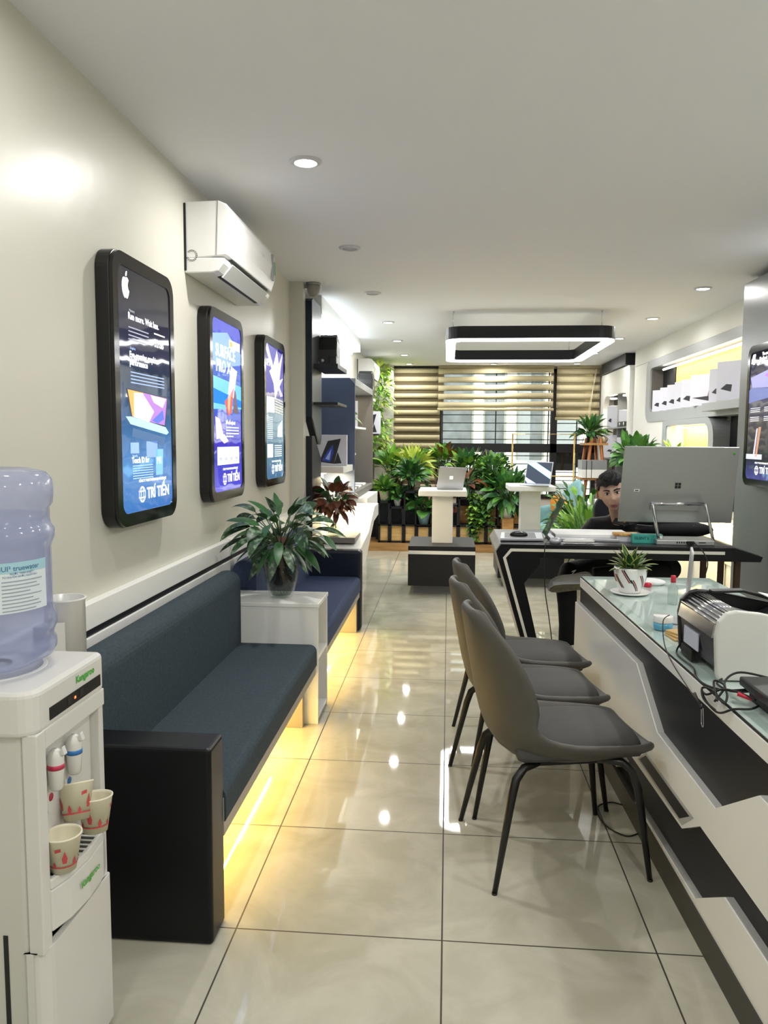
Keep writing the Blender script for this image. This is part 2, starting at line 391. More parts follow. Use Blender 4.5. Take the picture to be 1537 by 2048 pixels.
# roller blinds
def blind(x0, x1, ztop, zbot, y, label, open_, bow=0):
    t = thing('roller_blind', label, 'blind', ((x0+x1)/2, y, zbot), group='zebra blinds on the back window')
    fab = mat('blind_fabric', '#c0b593', .8, c2='#b5a987', nscale=60); sh = M.get('sheer')
    if not sh:
        sh = M['sheer'] = glassy('sheer_blind', '#c9bfa6', opacity=.5, body='#a89c7e', rough=.8, f0=1.01)
        fb = fab.node_tree.nodes['Principled BSDF']; M['fab'] = fab
    mb = MB(); ms = MB(); z = ztop-.01; pitch = .132; bh = .088 if open_ else .075
    while z > zbot+.02:
        za = max(z-bh, zbot+.01); n = 10
        for k in range(n):
            xa = x0+(x1-x0)*k/n; xb = x0+(x1-x0)*(k+1)/n
            s = lambda x: bow*math.sin(3.3*(x-x0)/(x1-x0)+z*2)*.5
            mb.add([(xa, y, za+s(xa)), (xb, y, za+s(xb)), (xb, y, z+s(xb)), (xa, y, z+s(xa))], [(0, 1, 2, 3)], 0, True)
        z -= pitch
    z = ztop-.01-bh
    mb.build('fabric_bands', M['fab'], t, solid=.0012)
    if open_:
        mb2 = MB(); z = ztop-.01
        while z > zbot+.1:
            mb2.box(x0, x1, y+.012, y+.013, z-pitch+.018, z-bh+.012+.02*0); z -= pitch
        ms.box(x0, x0+.09 if bow else x1, y+.012, y+.013, zbot, ztop)
        if bow: ms.box(x1-.04, x1, y+.012, y+.013, zbot, ztop)
    else: ms.box(x0, x1, y+.012, y+.013, zbot, ztop)
    ms.build('sheer_layer', M['sheer'], t)
    if open_:
        MB().box(x0+.002, x1-.002, y+.010, y+.011, ztop-.08, ztop).build('top_fabric', M['fab'], t)
    box('head_rail', x0, x1, y-.03, y+.04, ztop-.01, ztop+.02, M['metalb'] if not open_ else M['fab'], t, .003)
    MB().tube([(x0-.01, y, zbot), (x1+.01, y, zbot)], .022, n=12).build('bottom_rail', M['fab'], t)
    return t
blind(-.88, -.14, 2.575, .62, 12.40, 'beige zebra blind drawn right down over the left of the back window', False)
blind(-.17, 1.63, 2.575, 1.915, 12.33, 'widest beige zebra blind half raised over the middle of the back window', True, bow=.02)
b3 = blind(1.69, 2.36, 2.575, 1.775, 12.40, 'narrow beige zebra blind over the right pane of the back window', True)
MB().tube([(2.28, 12.36, 2.55), (2.22, 12.36, 2.0), (2.16, 12.36, 1.45), (2.20, 12.36, 2.0), (2.30, 12.36, 2.55)], .003, n=6).build('pull_cord', M['cream'], b3)

# ------------------------------------------------------------------ ceiling lamps
m_on = emis('lit_diffuser', '#fffdf4', 14); m_off = mat('unlit_diffuser', '#b9b8c4', .4); m_trim = mat('downlight_trim', '#cfcfd6', .35)
def downlight(x, y, on, label, pw=1.0):
    t = thing('ceiling_downlight', label, 'ceiling light', (x, y, ZC-.02), group='round recessed downlights in the ceiling')
    MB().lathe((x, y, ZC-.012), [(.047, .012), (.047, .002), (.052, 0), (.066, .006), (.068, .012)], n=28, cap0=False, cap1=False).build('trim_ring', m_trim, t)
    MB().lathe((x, y, ZC-.006), [(.0, 0.0), (.047, 0.0), (.047, .004)], n=24, cap0=False, cap1=False).build('diffuser', m_on if on else m_off, t)
    if on: light('downlight_lamp', 'AREA', (x, y, ZC-.03), DOWN_W*pw, DOWN_COL, .09, parent=t)
dl = [(1.87, 1, ''), (.4, 1, ''), (-1.07, 1, ''), (3.34, 1, 'lit downlight nearest the camera, above the wall screens'), (4.81, 0, 'unlit downlight just beyond the near air conditioner'),
      (6.26, 0, 'unlit downlight beside the dome camera on the left'), (7.80, 1, 'first lit downlight along the left display wall'), (9.23, 1, 'second lit downlight along the left display wall'),
      (10.73, 1, 'lit downlight just before the far left blind'), (12.0, 1, 'small lit downlight touching the left blind')]
for y, on, lb in dl: downlight(-.62, y, on, pw=.45 if y < 2 else 1.0, label=lb or 'lit downlight over the near end of the shop, beside the left wall')
for y, lb in ((.4, ''), (1.87, ''), (3.3, ''), (4.75, ''), (6.20, 'lit downlight nearest the grey pillar on the right'), (7.66, 'lit downlight between grey pillar and square pendant'),
              (9.10, 'lit downlight at the right edge of the square pendant'), (10.6, 'small lit downlight behind the right side of the pendant'), (12.0, 'tiny lit downlight above the narrow right blind')):
    downlight(1.93, y, 1, lb or 'lit downlight over the counter side of the shop', .45 if y > 5 else 1.0)
downlight(.68, 12.05, 1, 'tiny lit downlight above the middle blind, under the pendant')
for y in (-1.3, .4): downlight(.65, y, 1, 'lit downlight in the middle row at the near end of the shop')

# pendant
pt = thing('pendant_lamp', 'rounded rectangular black pendant lamp with glowing white underside', 'pendant lamp', (.75, 8.15, 2.35))
X0, X1, Y0, Y1, Z0, Z1 = -.04, 1.51, 7.15, 9.15, 2.352, 2.462
o1 = rrect(X0, X1, Y0, Y1, .17, 8); i1 = rrect(X0+.10, X1-.10, Y0+.10, Y1-.10, .08, 8)
mb = MB(); ring_prism(mb, o1, i1, 'z', Z0, Z1); mb.build('black_housing', M['char'], pt)
mb = MB(); ring_prism(mb, rrect(X0+.004, X1-.004, Y0+.004, Y1-.004, .166, 8), rrect(X0+.096, X1-.096, Y0+.096, Y1-.096, .084, 8), 'z', Z0-.018, Z0-.0005)
mb.build('glowing_diffuser', emis('pendant_diffuser', '#ffffff', 6), pt)
for x, y in ((.03, 7.2), (1.37, 7.2), (.03, 9.1), (1.37, 9.1)):
    MB().tube([(x, y, Z1-.003), (x-.004, y, 2.53), (x, y, 2.6)], .0022, n=6).lathe((x, y, 2.588), [(.012, 0), (.012, .012)], n=12).build('suspension_wire', M['chrome'], pt)
for (x, y, sx, sy) in ((.735, Y0+.05, 1.3, .08), (.735, Y1-.05, 1.3, .08), (X0+.05, 8.15, .08, 1.7), (X1-.05, 8.15, .08, 1.7)):
    light('pendant_strip', 'AREA', (x, y, Z0-.03), PEND_E, (1, 1, 1), sx, sy, parent=pt)

# ------------------------------------------------------------------ left wall: wainscot, screens, air conditioner
wt = thing('wall_panelling', 'white panel ledge with a dark inset line behind the benches', 'wall panel', (-1.18, 3.4, .3))
mb = MB().box(-1.2, -1.165, .9, 5.8, .3, .772).box(-1.2, -1.165, .9, 5.8, .797, .883).build('board', M['white'], wt, .003)
box('dark_inset_line', -1.2, -1.172, .9, 5.8, .772, .797, M['metalb'], wt)

def globe(mb, u, v, P, r, m):
    """ring with a grid, the mark beside the name"""
    for rr, rx in ((r, r), (r, r*.45)):
        n = 28
        for i in range(n):
            a, b = 2*PI*i/n, 2*PI*(i+1)/n; w = r*.13
            mb.add([P(u+rx*math.cos(a), v+rr*math.sin(a)), P(u+rx*math.cos(b), v+rr*math.sin(b)), P(u+(rx-w)*math.cos(b), v+(rr-w)*math.sin(b)), P(u+(rx-w)*math.cos(a), v+(rr-w)*math.sin(a))], [(0, 1, 2, 3)], m)
    for dv in (-.4, .4): mb.add([P(u-r*.9, v+r*dv-r*.07), P(u+r*.9, v+r*dv-r*.07), P(u+r*.9, v+r*dv+r*.07), P(u-r*.9, v+r*dv+r*.07)], [(0, 1, 2, 3)], m)
APPLE = [(0, .62), (.16, .70), (.36, .66), (.52, .52), (.40, .36), (.36, .14), (.42, -.06), (.58, -.18), (.50, -.42), (.34, -.66), (.20, -.74), (.02, -.68), (-.16, -.74), (-.34, -.62), (-.52, -.34), (-.60, 0), (-.56, .34), (-.42, .58), (-.20, .66)]
def poster_mat(name, stops, s=1.0):
    m = bpy.data.materials.new(name); m.use_nodes = True; nt = m.node_tree; b = nt.nodes['Principled BSDF']
    tc = nt.nodes.new('ShaderNodeTexCoord'); sp = nt.nodes.new('ShaderNodeSeparateXYZ'); nt.links.new(tc.outputs['Generated'], sp.inputs[0])
    n = nt.nodes.new('ShaderNodeTexNoise'); n.inputs['Scale'].default_value = 3; nt.links.new(tc.outputs['Generated'], n.inputs['Vector'])
    a = nt.nodes.new('ShaderNodeMath'); a.operation = 'MULTIPLY_ADD'; a.inputs[1].default_value = .10; nt.links.new(n.outputs['Fac'], a.inputs[0]); nt.links.new(sp.outputs[2], a.inputs[2])
    r = nt.nodes.new('ShaderNodeValToRGB'); nt.links.new(a.outputs[0], r.inputs[0])
    while len(r.color_ramp.elements) < len(stops): r.color_ramp.elements.new(.5)
    for e, (p, c) in zip(r.color_ramp.elements, stops): e.position = p; e.color = col(c)
    nt.links.new(r.outputs[0], b.inputs['Emission Color']); b.inputs['Emission Strength'].default_value = s*.85
    b.inputs['Base Color'].default_value = (.01, .01, .012, 1); b.inputs['Roughness'].default_value = .04
    n2 = nt.nodes.new('ShaderNodeTexNoise'); n2.inputs['Scale'].default_value = 3.5; nt.links.new(tc.outputs['Object'], n2.inputs['Vector'])
    bp = nt.nodes.new('ShaderNodeBump'); bp.inputs['Strength'].default_value = .25; bp.inputs['Distance'].default_value = .012
    nt.links.new(n2.outputs['Fac'], bp.inputs['Height']); nt.links.new(bp.outputs[0], b.inputs['Normal'])
    return m
def pm(c, s=1.0): return emis('print_'+c.strip('#'), c, s*.74)
def wall_screen(y0, y1, z0, z1, xw, sgn, label, stops, draw, depth=.062):
    """backlit poster box on a side wall; sgn=+1 faces +x"""
    t = thing('lightbox_screen', label, 'wall screen', (xw, (y0+y1)/2, z0), group='black framed backlit advert screens')
    xf = xw+sgn*depth
    mb = MB().prism(rrect(y0, y1, z0, z1, .075, 8), 'x', xw, xf-sgn*.012); mb.build('housing', M['framem'], t, .004)
    mb = MB(); ring_prism(mb, rrect(y0+.004, y1-.004, z0+.004, z1-.004, .072, 8), rrect(y0+.045, y1-.045, z0+.05, z1-.05, .04, 8), 'x', xf-sgn*.014, xf)
    mb.build('gloss_bezel', M['frame'], t)
    a, b, c, d = y0+.04, y1-.04, z0+.045, z1-.045; xs = xf-sgn*.004
    pane = MB().prism(rrect(a, b, c, d, .04, 6), 'x', xf-sgn*.012, xs).build('backlit_print', poster_mat('advert_print', stops), t)
    U_ = (0, sgn, 0)
    ya, yb = (a, b) if sgn > 0 else (b, a)
    lay = [0]
    def P(u, v): return Vector((xs+sgn*(.0008+.0004*lay[0]), ya+(yb-ya)*u, d-(d-c)*v))
    mats = []; mb = MB()
    def mi(cc, s=1.0):
        k = (cc, s)
        if k not in mats: mats.append(k)
        return mats.index(k)
    class D: pass
    D.P = staticmethod(P); D.mb = mb; D.mi = staticmethod(mi); D.lay = lay; D.W = b-a; D.H = d-c
    def rect(u0, v0, u1, v1, cc, s=1.0): mb.add([P(u0, v0), P(u1, v0), P(u1, v1), P(u0, v1)], [(0, 1, 2, 3)], mi(cc, s))
    def poly(ps, cc, s=1.0): mb.add([P(*q) for q in ps], [tuple(range(len(ps)))], mi(cc, s))
    def txt(st, u, v, size, cc='#ffffff', s=1.3, bold=0, align='LEFT'): mb.text(st, size, P(u, v), U_, (0, 0, 1), mi(cc, s), align, bold)
    D.rect, D.poly, D.txt = staticmethod(rect), staticmethod(poly), staticmethod(txt)
    draw(D)
    lay[0] = 3
    r_ = .030; H, W = D.H, D.W
    def Pm(uu, vv): return Vector((xs+sgn*.002, ya+(yb-ya)*.36+sgn*uu, d-H*.925+vv))
    globe(mb, 0, 0, Pm, r_, mi('#ffffff', 1.3))
    txt('TRÍ TIẾN', .45, .945, .058, bold=.0015)
    txt('CÔNG TY TNHH THƯƠNG MẠI VÀ DỊCH VỤ', .30, .872, .0135, bold=.0006)
    mb.build('poster_artwork', [pm(c_, s_) for c_, s_ in mats], t, fix=False)
    return t
def draw1(D):
    k = .052
    D.mb.add([D.P(.15, .085)+Vector((0, x*k, y*k)) for x, y in APPLE], [tuple(range(len(APPLE)))], D.mi('#ffffff', 1.4))
    D.mb.add([D.P(.15, .085)+Vector((0, x*k, y*k)) for x, y in ((.02, .72), (.2, .78), (.28, 1.0), (.26, 1.12), (.08, 1.04), (0, .86))], [tuple(range(6))], D.mi('#ffffff', 1.4))
    D.txt('Memory', .20, .175, .014, '#aab0c0'); D.txt('Run more. Wait less.', .18, .205, .034, bold=.0008)
    for i in range(4): D.rect(.18, .235+i*.016, .55-.05*(i == 3), .240+i*.016, '#8d93a6')
    D.rect(.66, .225, .88, .231, '#ffffff', 1.2); D.txt('32GB', .66, .285, .042, bold=.001)
    D.txt('Graphics', .20, .325, .014, '#9fc4ee'); D.txt('Eye-opening graphics', .19, .358, .032, bold=.001); D.txt('performance', .19, .388, .032, bold=.001)
    for i in range(4): D.rect(.20, .415+i*.014, .85, .420+i*.014, '#8ea6d8')
    D.poly([(.12, .485), (.93, .50), (.86, .635), (.20, .60)], '#20283a'); D.lay[0] = 1
    D.poly([(.14, .49), (.42, .495), (.40, .61), (.21, .597)], '#f3a04e', 1.1); D.poly([(.42, .495), (.90, .505), (.84, .628), (.40, .61)], '#a06fc8', 1.1)
    D.lay[0] = 2
    D.poly([(.25, .50), (.40, .497), (.62, .57), (.52, .617), (.24, .60)], '#fbe9f2', 1.25); D.poly([(.56, .50), (.88, .507), (.80, .55), (.62, .53)], '#f7d9c0', 1.2); D.poly([(.58, .61), (.80, .56), (.83, .60), (.7, .62)], '#4a63d8', 1.1)
    D.lay[0] = 0
    D.poly([(.10, .60), (.22, .598), (.86, .636), (.93, .66), (.88, .67), (.18, .63)], '#a7d3e8', 1.1); D.poly([(.22, .645), (.86, .685), (.82, .72), (.20, .68)], '#3c628f')
    D.rect(.17, .705, .32, .75, '#8fb0e2'); D.rect(.46, .70, .68, .77, '#86a6d2')
    D.txt('Security', .20, .765, .014, '#bcd6f6'); D.txt('Touch ID for', .19, .79, .03, bold=.001)
    for i in range(6): D.rect(.20, .80+i*.0105, .58, .804+i*.0105, '#a9c7ee')
    D.poly([(.64, .735), (.80, .735), (.78, .85), (.64, .85)], '#7ab4e6', 1.1); D.lay[0] = 2; D.txt('M1', .66, .80, .04)
def draw2(D):
    D.poly([(0, .33), (1, .36), (1, .50), (0, .52)], '#58aef0', 1.1); D.poly([(0, .40), (1, .45), (1, .49), (0, .485)], '#2f6fd8'); D.poly([(0, .10), (.5, .06), (1, .16), (1, .22), (.3, .28), (0, .24)], '#6f96ee')
    D.lay[0] = 4
    D.txt('SURFACE', .10, .215, .085, bold=.002, s=1.4); D.txt('PRO X', .12, .30, .085, bold=.002, s=1.4)
    D.lay[0] = 1; D.rect(.56, .095, .95, .145, '#f6f3ff', 1.3); D.lay[0] = 2; D.rect(.58, .105, .68, .135, '#e8a43a')
    D.lay[0] = 1
    D.poly([(.62, .25), (.84, .27), (.70, .44), (.50, .42)], '#dfe6ff', 1.2); D.poly([(.58, .42), (.72, .37), (.62, .53), (.50, .55), (.38, .47)], '#d5472f', 1.1); D.poly([(.72, .38), (.78, .40), (.88, .53), (.68, .53)], '#5a4a55'); D.lay[0] = 2; D.poly([(.50, .43), (.60, .42), (.54, .54), (.48, .50)], '#f0a080', 1.1); D.lay[0] = 1
    D.poly([(.08, .56), (.22, .575), (.34, .675), (.10, .69)], '#f4d9e4', 1.2); D.poly([(.18, .68), (.36, .66), (.50, .70), (.36, .715)], '#ffffff', 1.2)
    D.txt('Kết nối mọi nơi', .42, .60, .026, bold=.001)
    for i in range(4): D.rect(.42, .615+i*.018, .88-.2*(i == 3), .623+i*.018, '#cfd4ff', 1.1)
    D.rect(.13, .735, .88, .84, '#f7f8ff', 1.25); D.lay[0] = 2
    for i in range(1, 4): D.rect(.13+.1875*i-.004, .735, .13+.1875*i+.004, .84, '#4b50c8')
    for i in range(4): D.rect(.17+.1875*i, .795, .27+.1875*i, .815, '#b9bde6')
def draw3(D):
    D.poly([(0, 0), (1, .04), (1, .33), (0, .36)], '#3b35a0'); D.lay[0] = 1
    D.poly([(.1, .0), (.55, .22), (.95, .36), (.8, .37), (.35, .2), (0, .04)], '#b9b6ff', 1.2); D.poly([(.35, .18), (.62, .02), (.72, .12), (.95, .02), (.7, .3), (.5, .36)], '#d9c8ff', 1.2)
    D.lay[0] = 2; D.poly([(.2, .2), (.5, .14), (.62, .26), (.95, .22), (.62, .34), (.5, .40), (.42, .28)], '#ffffff', 1.3); D.txt('XPS 13', .02, .165, .062, bold=.001, s=1.4)
    D.rect(.06, .385, .46, .50, '#e4ecf8', 1.1)
    for i in range(6): D.poly([(.5, .385+i*.02), (.95, .40+i*.02), (.95, .408+i*.02), (.5, .395+i*.02)], '#d8cfc0', 1.0)
    for i in range(12): D.rect(.08, .535+i*.014, .36, .541+i*.014, '#dbe6ee')
    D.poly([(.66, .60), (.90, .55), (.90, .68), (.62, .68)], '#eef0ff', 1.2); D.rect(.08, .735, .36, .835, '#f4f7fa', 1.2)
    for i in range(6): D.rect(.46, .745+i*.016, .86, .752+i*.016, '#e8eef2', 1.1)
def draw4(D):
    D.lay[0] = 1
    D.mb.add([D.P(.12, .06)+Vector((0, -x*.05, y*.05)) for x, y in APPLE], [tuple(range(len(APPLE)))], D.mi('#ffffff', 1.2))
    D.txt('The new', .36, .045, .03, bold=.001); D.txt('MacBook Pro', .28, .08, .034, bold=.001)
    D.poly([(.04, .20), (.9, .14), (.75, .30), (.10, .28)], '#8f8fd0', 1.1); D.poly([(.45, .2), (.9, .14), (.8, .26)], '#c08ac8', 1.1); D.poly([(0, .30), (.1, .28), (.8, .31), (.9, .36), (0, .40)], '#5d6aa8')
    for k in (0, 1):
        for i in range(3): D.rect(.08+k*.42, .44+i*.014, .38+k*.42, .446+i*.014, '#d4d4dc'); D.rect(.08+k*.42, .51+i*.014, .36+k*.42, .516+i*.014, '#d4d4dc')
    D.poly([(.30, .60), (.34, .60), (.27, .82), (.22, .82)], '#cfc6d8', 1.1); D.poly([(.36, .59), (.44, .59), (.35, .82), (.29, .82)], '#b98a70', 1.0); D.rect(0, .80, .5, .84, '#c8ccd8', 1.1)
S1 = [(0, '#3a74c4'), (.25, '#5d96d6'), (.5, '#33577f'), (.62, '#1e3550'), (.72, '#3b3c55'), (1, '#22232d')]
wall_screen(2.565, 3.15, 1.105, 2.075, XL, 1, 'nearest wall screen, advert fading from near-black to blue, white fruit mark at top', S1, draw1)
wall_screen(3.63, 4.235, 1.11, 2.065, XL, 1, 'middle wall screen, purple-blue advert with large white capitals and a red tablet', [(0, '#5a5ae0'), (.3, '#4a3fc8'), (.45, '#4a45cc'), (.6, '#3f7fe0'), (1, '#6a70e6')], draw2)
wall_screen(4.72, 5.33, 1.12, 2.075, XL, 1, 'farthest wall screen before the pilaster, violet star advert over grey', [(0, '#3e6d9c'), (.4, '#7d99a8'), (.6, '#9fb0b8'), (.7, '#4034a8'), (1, '#2c2580')], draw3)

def aircon(y0, y1, z0, label, detail=True):
    t = thing('air_conditioner', label, 'air conditioner', (XL, (y0+y1)/2, z0), group='white split air conditioners')
    z = lambda q: z0+q
    prof = [(-1.2, z(.06)), (-1.2, z(.312)), (-1.04, z(.315)), (-1.005, z(.30)), (-.982, z(.265)), (-.975, z(.20)), (-.985, z(.13)), (-1.003, z(.075)), (-1.03, z(.072))]
    MB().prism(prof, 'y', y0, y1, sm=False).build('casing', M['wgloss'], t, .006)
    low = [(-1.2, z(0)), (-1.2, z(.066)), (-1.03, z(.066)), (-1.012, z(.062)), (-1.02, z(.04)), (-1.045, z(.008)), (-1.07, z(0))]
    MB().prism(low, 'y', y0, y1).build('lower_casing', M['wgloss'], t, .005)
    MB().prism([(-1.058, z(-.002)), (-1.008, z(.05)), (-1.004, z(.054)), (-1.001, z(.050)), (-1.05, z(-.006))], 'y', y0+.09, y1-.10).build('louvre_flap', M['wgloss'], t, .001)
    MB().box(-1.075, -1.060, y0+.09, y1-.10, z(-.003), z(.004)).box(-1.012, -1.002, y0+.08, y1-.09, z(.066), z(.072)).build('air_slot', M['blackp'], t)
    box('mounting_gap', -1.2, -1.19, y0-.004, y0+.05, z(.01), z(.305), M['blackp'], t)
    if detail:
        mb = MB()
        for i in range(14):
            a0, a1 = -PI*.9+i*PI*1.7/14, -PI*.9+(i+.8)*PI*1.7/14
            for r in (.026, .021): mb.add([(-1.165+r*math.cos(a0), y0-.0012, z(.075)+r*math.sin(a0)), (-1.165+r*math.cos(a1), y0-.0012, z(.075)+r*math.sin(a1)), (-1.165+(r-.0025)*math.cos(a1), y0-.0012, z(.075)+(r-.0025)*math.sin(a1)), (-1.165+(r-.0025)*math.cos(a0), y0-.0012, z(.075)+(r-.0025)*math.sin(a0))], [(0, 1, 2, 3)])
        mb.build('pipe_knockout', M['dark'], t, fix=False)
        mb = MB().prism([(-1.043, z(.314)), (-1.041, z(.316)), (-1.05, z(.075)), (-1.052, z(.075))], 'y', y0-.002, y0+.001); mb.build('panel_seam', M['grey'], t)
        box('display_strip', -.979, -.972, y1-.10, y1-.075, z(.12), z(.26), M['grey'], t)
        MB().text('Casper', .02, (-.972, y1-.34, z(.20)), (0, 1, 0), (0, 0, 1)).build('lettering', M['grey'], t, fix=False)
        box('energy_label', -.974, -.9725, y1-.05, y1-.02, z(.16), z(.23), mat('green_energy_label', '#6fa787', .5), t)
    return t
aircon(3.47, 4.34, 2.172, 'white air conditioner high on the left wall above the screens')
aircon(10.1, 10.95, 2.17, 'distant white air conditioner beyond the left display shelves', False)
# ------------------------------------------------------------------ benches on the left
def bench(y0, y1, near_arm, label, fab, legy):
    t = thing('upholstered_bench', label, 'bench', (-.9, (y0+y1)/2, 0), group='long upholstered wall benches')
    ya, yb = (y0+.125 if near_arm else y0), (y1 if near_arm else y1-.11)
    mb = MB().prism(rrect(-1.04, -.637, .30, .41, (.035, .01, .01, .01), 5), 'y', ya+.002, yb-.002); mb.build('seat_cushion', fab, t, sm_ if False else 0)
    mb = MB().prism(rrect(-1.15, -1.02, .40, .775, (.06, .06, .01, .01), 7), 'y', ya+.002, yb-.002); mb.build('backrest', fab, t)
    box('seat_board', -1.15, -.645, ya, yb, .262, .302, M['bwood'], t, .002)
    box('front_rail', -.662, -.643, ya, yb, .258, .375, M['bwood'], t, .002)
    if near_arm:
        box('armrest', -1.15, -.642, y0, y0+.125, 0, .573, M['black'], t, .012, bseg=3)
        box('leg', -1.15, -.70, y1-.05, y1-.01, 0, .262, M['bwood'], t, .002)
    else:
        box('armrest', -1.15, -.632, y1-.11, y1, 0, .607, M['navy'], t, .025, bseg=4)
        box('leg', -1.15, -.70, y0+.01, y0+.05, 0, .262, M['bwood'], t, .002)
        box('leg', -1.15, -.66, yb-.06, yb-.002, 0, .262, M['bwood'], t, .002)
    s = MB().box(-.859, -.853, ya+.9 if near_arm else ya+.1, yb-.08, .252, .262).build('led_strip', emis('warm_led', (1, .8, .45, 1), 30), t)
    light('under_bench_led', 'AREA', (-.855, (ya+yb)/2, .248), 10, WARM, .010, (yb-ya)-.15, parent=t)
    return t
sm_ = 0
bench(1.995, 3.695, True, 'nearest dark blue-grey bench with a black armrest slab, glowing yellow underneath', M['fabric'], 3.6)
bench(4.005, 5.71, False, 'farther blue bench between the white side table and the display shelves', M['fabric2'], 4.1)

st = thing('side_table', 'white open side table with two shelves standing between the two benches', 'side table', (-.9, 3.85, 0))
mb = MB().box(-1.15, -.632, 3.70, 3.715, 0, .60).box(-1.15, -.632, 3.985, 4.0, 0, .60).box(-1.15, -1.135, 3.715, 3.985, 0, .60)
mb.build('side_boards', M['white'], st, .0015)
box('table_top', -1.15, -.628, 3.697, 4.003, .595, .615, M['white'], st, .002)
box('shelf', -1.13, -.634, 3.715, 3.985, .325, .343, M['white'], st, .001)
box('shelf', -1.13, -.634, 3.715, 3.985, .02, .038, M['white'], st, .001)
for i, (y, c, lb) in enumerate(((3.765, '#8a6a45', 'brown-covered magazine leaning in the white side table'), (3.80, '#b99a6a', 'tan magazine beside the brown one in the side table'), (3.835, '#c9b48c', 'cream magazine farthest in on the side table shelf'))):
    mb = MB().box(-.92, -.66, y, y+.022, .3435, .425, 0).box(-.919, -.657, y+.003, y+.019, .346, .422, 1)
    mb.build('magazine', [mat('magazine_cover', c, .5), M['paper']], label=lb, cat='magazine', group='magazines in the side table')

# ------------------------------------------------------------------ water dispenser, bottle, cups
dx0, dx1, dy0, dy1, dz = -1.13, -.80, 1.40, 1.70, .927
wd = thing('water_dispenser', 'white floor-standing water dispenser at the left edge of the photo', 'water dispenser', ((dx0+dx1)/2, (dy0+dy1)/2, 0))
W_ = mat('dispenser_gloss', '#dad9d4', .25)
mb = MB()
mb.prism(rrect(dx0, dx1-.03, dy0, dy1, .012, 3), 'z', .02, .86)                    # body shell
mb.build('body', mat('dispenser_plastic', '#cfcec7', .3), wd, .002)
mb = MB().prism(rrect(dx0, dx1, dy0-.012, dy1+.005, (.018, .018, .03, .045), 5), 'z', .835, dz)
mb.build('top_housing', W_, wd, .012, bseg=3)
# front mask: upper band, side cheeks, tray, lower door
fx = dx1-.03
mb = MB().box(fx-.001, dx1, dy0+.035, dy1, .80, .84).box(fx-.001, dx1, dy0+.0, dy0+.035, .38, .84).box(fx-.001, dx1-.004, dy1-.022, dy1, .38, .80).box(fx-.001, fx+.004, dy0+.035, dy1-.022, .5, .80)
mb.build('front_mask', W_, wd, .005)
tray = MB().prism([(fx-.002, dy0+.03), (dx1+.004, dy0+.03), (dx1+.02, dy0+.08), (dx1+.026, dy0+.15), (dx1+.02, dy1-.07), (dx1+.002, dy1-.02), (fx-.002, dy1-.02)], 'z', .503, .525).build('drip_tray', W_, wd, .003)
mb = MB()
for i in range(13): 
    y = dy0+.045+i*.0185; mb.box(dx1-.02, dx1+.017-.0005*(i-6)**2, y, y+.008, .5255, .5265)
mb.build('drip_slots', M['dark'], tray)
mb = MB().prism([(fx, dy0+.03), (dx1+.004, dy0+.03), (dx1+.02, dy0+.08), (dx1+.026, dy0+.15), (dx1+.02, dy1-.07), (dx1+.002, dy1-.02), (fx, dy1-.02)], 'z', .413, .502)
mb.build('tray_apron', W_, wd, .003)
mb = MB().prism(rrect(fx-.01, dx1+.004, dy0-.004, dy1, (.008, .02, .02, .04), 5), 'z', .02, .385); mb.build('lower_door', W_, wd, .005)
box('door_gap', dx0+.245, dx0+.255, dy0-.001, dy0+.004, .02, .42, M['dark'], wd)
pn = MB().box(dx1-.004, dx1+.0015, dy0+.052, dy1-.02, .853, .879).build('indicator_panel', M['blackp'], wd)
MB().box(dx1+.0015, dx1+.0022, dy0+.155, dy0+.161, .863, .868).build('red_indicator', emis('red_led', '#ff5a30', 4), pn)
MB().box(dx1+.0015, dx1+.002, dy0+.125, dy0+.14, .858, .874).box(dx1+.0015, dx1+.002, dy0+.18, dy0+.195, .858, .874).build('panel_marks', M['dark'], pn)
MB().text('Kangaroo', .022, (dx1+.0012, dy0+.165, .893), (0, 1, 0), (0, 0, 1), bold=.0006).build('lettering', M['green'], wd, fix=False)
MB().text('Kangaroo', .022, (dx1+.0275, dy0+.11, .458), (0, 1, 0), (0, 0, 1), bold=.0006).build('lettering', M['green'], wd, fix=False)
for y, c in ((1.478, '#c23050'), (1.556, '#2f74b8')):
    mc = mat('tap_ring', c, .4)
    tp = MB().lathe((dx1-.004, y, .695), [(.010, 0), (.0135, .004), (.0165, .045), (.0165, .068), (.013, .082), (.006, .088)], n=20).tube([(dx1-.03, y, .75), (dx1-.004, y, .752)], .009).build('tap', W_, wd)
    MB().lathe((dx1-.004, y, .741), [(.0172, 0), (.0175, .010)], n=20).build('ring', mc, tp)
    MB().prism([(dx1+.004, .775), (dx1+.014, .79), (dx1+.02, .772), (dx1+.012, .77)], 'y', y-.006, y+.006).build('lever', W_, tp, .002)
    lb = MB().prism([(y-.026, .752), (y-.004, .752), (y+.012, .705), (y+.026, .668), (y-.004, .642)], 'x', dx1-.024, dx1-.0215).build('tap_card', W_, wd)
    MB().lathe((dx1-.0214, y+.008, .674), [(.0085, 0), (.0085, .0008)], axis=(1, 0, 0), n=18).build('round_mark', mc, lb)
# cup tube behind the bottle
tb = MB().lathe((-.942, 1.80, .86), [(.048, 0), (.048, .165), (.052, .168), (.052, .172), (.045, .172), (.045, .01)], n=32, cap1=False).box(-.97, -.92, 1.70, 1.756, .88, .98)
tb.build('cup_holder', W_, wd)
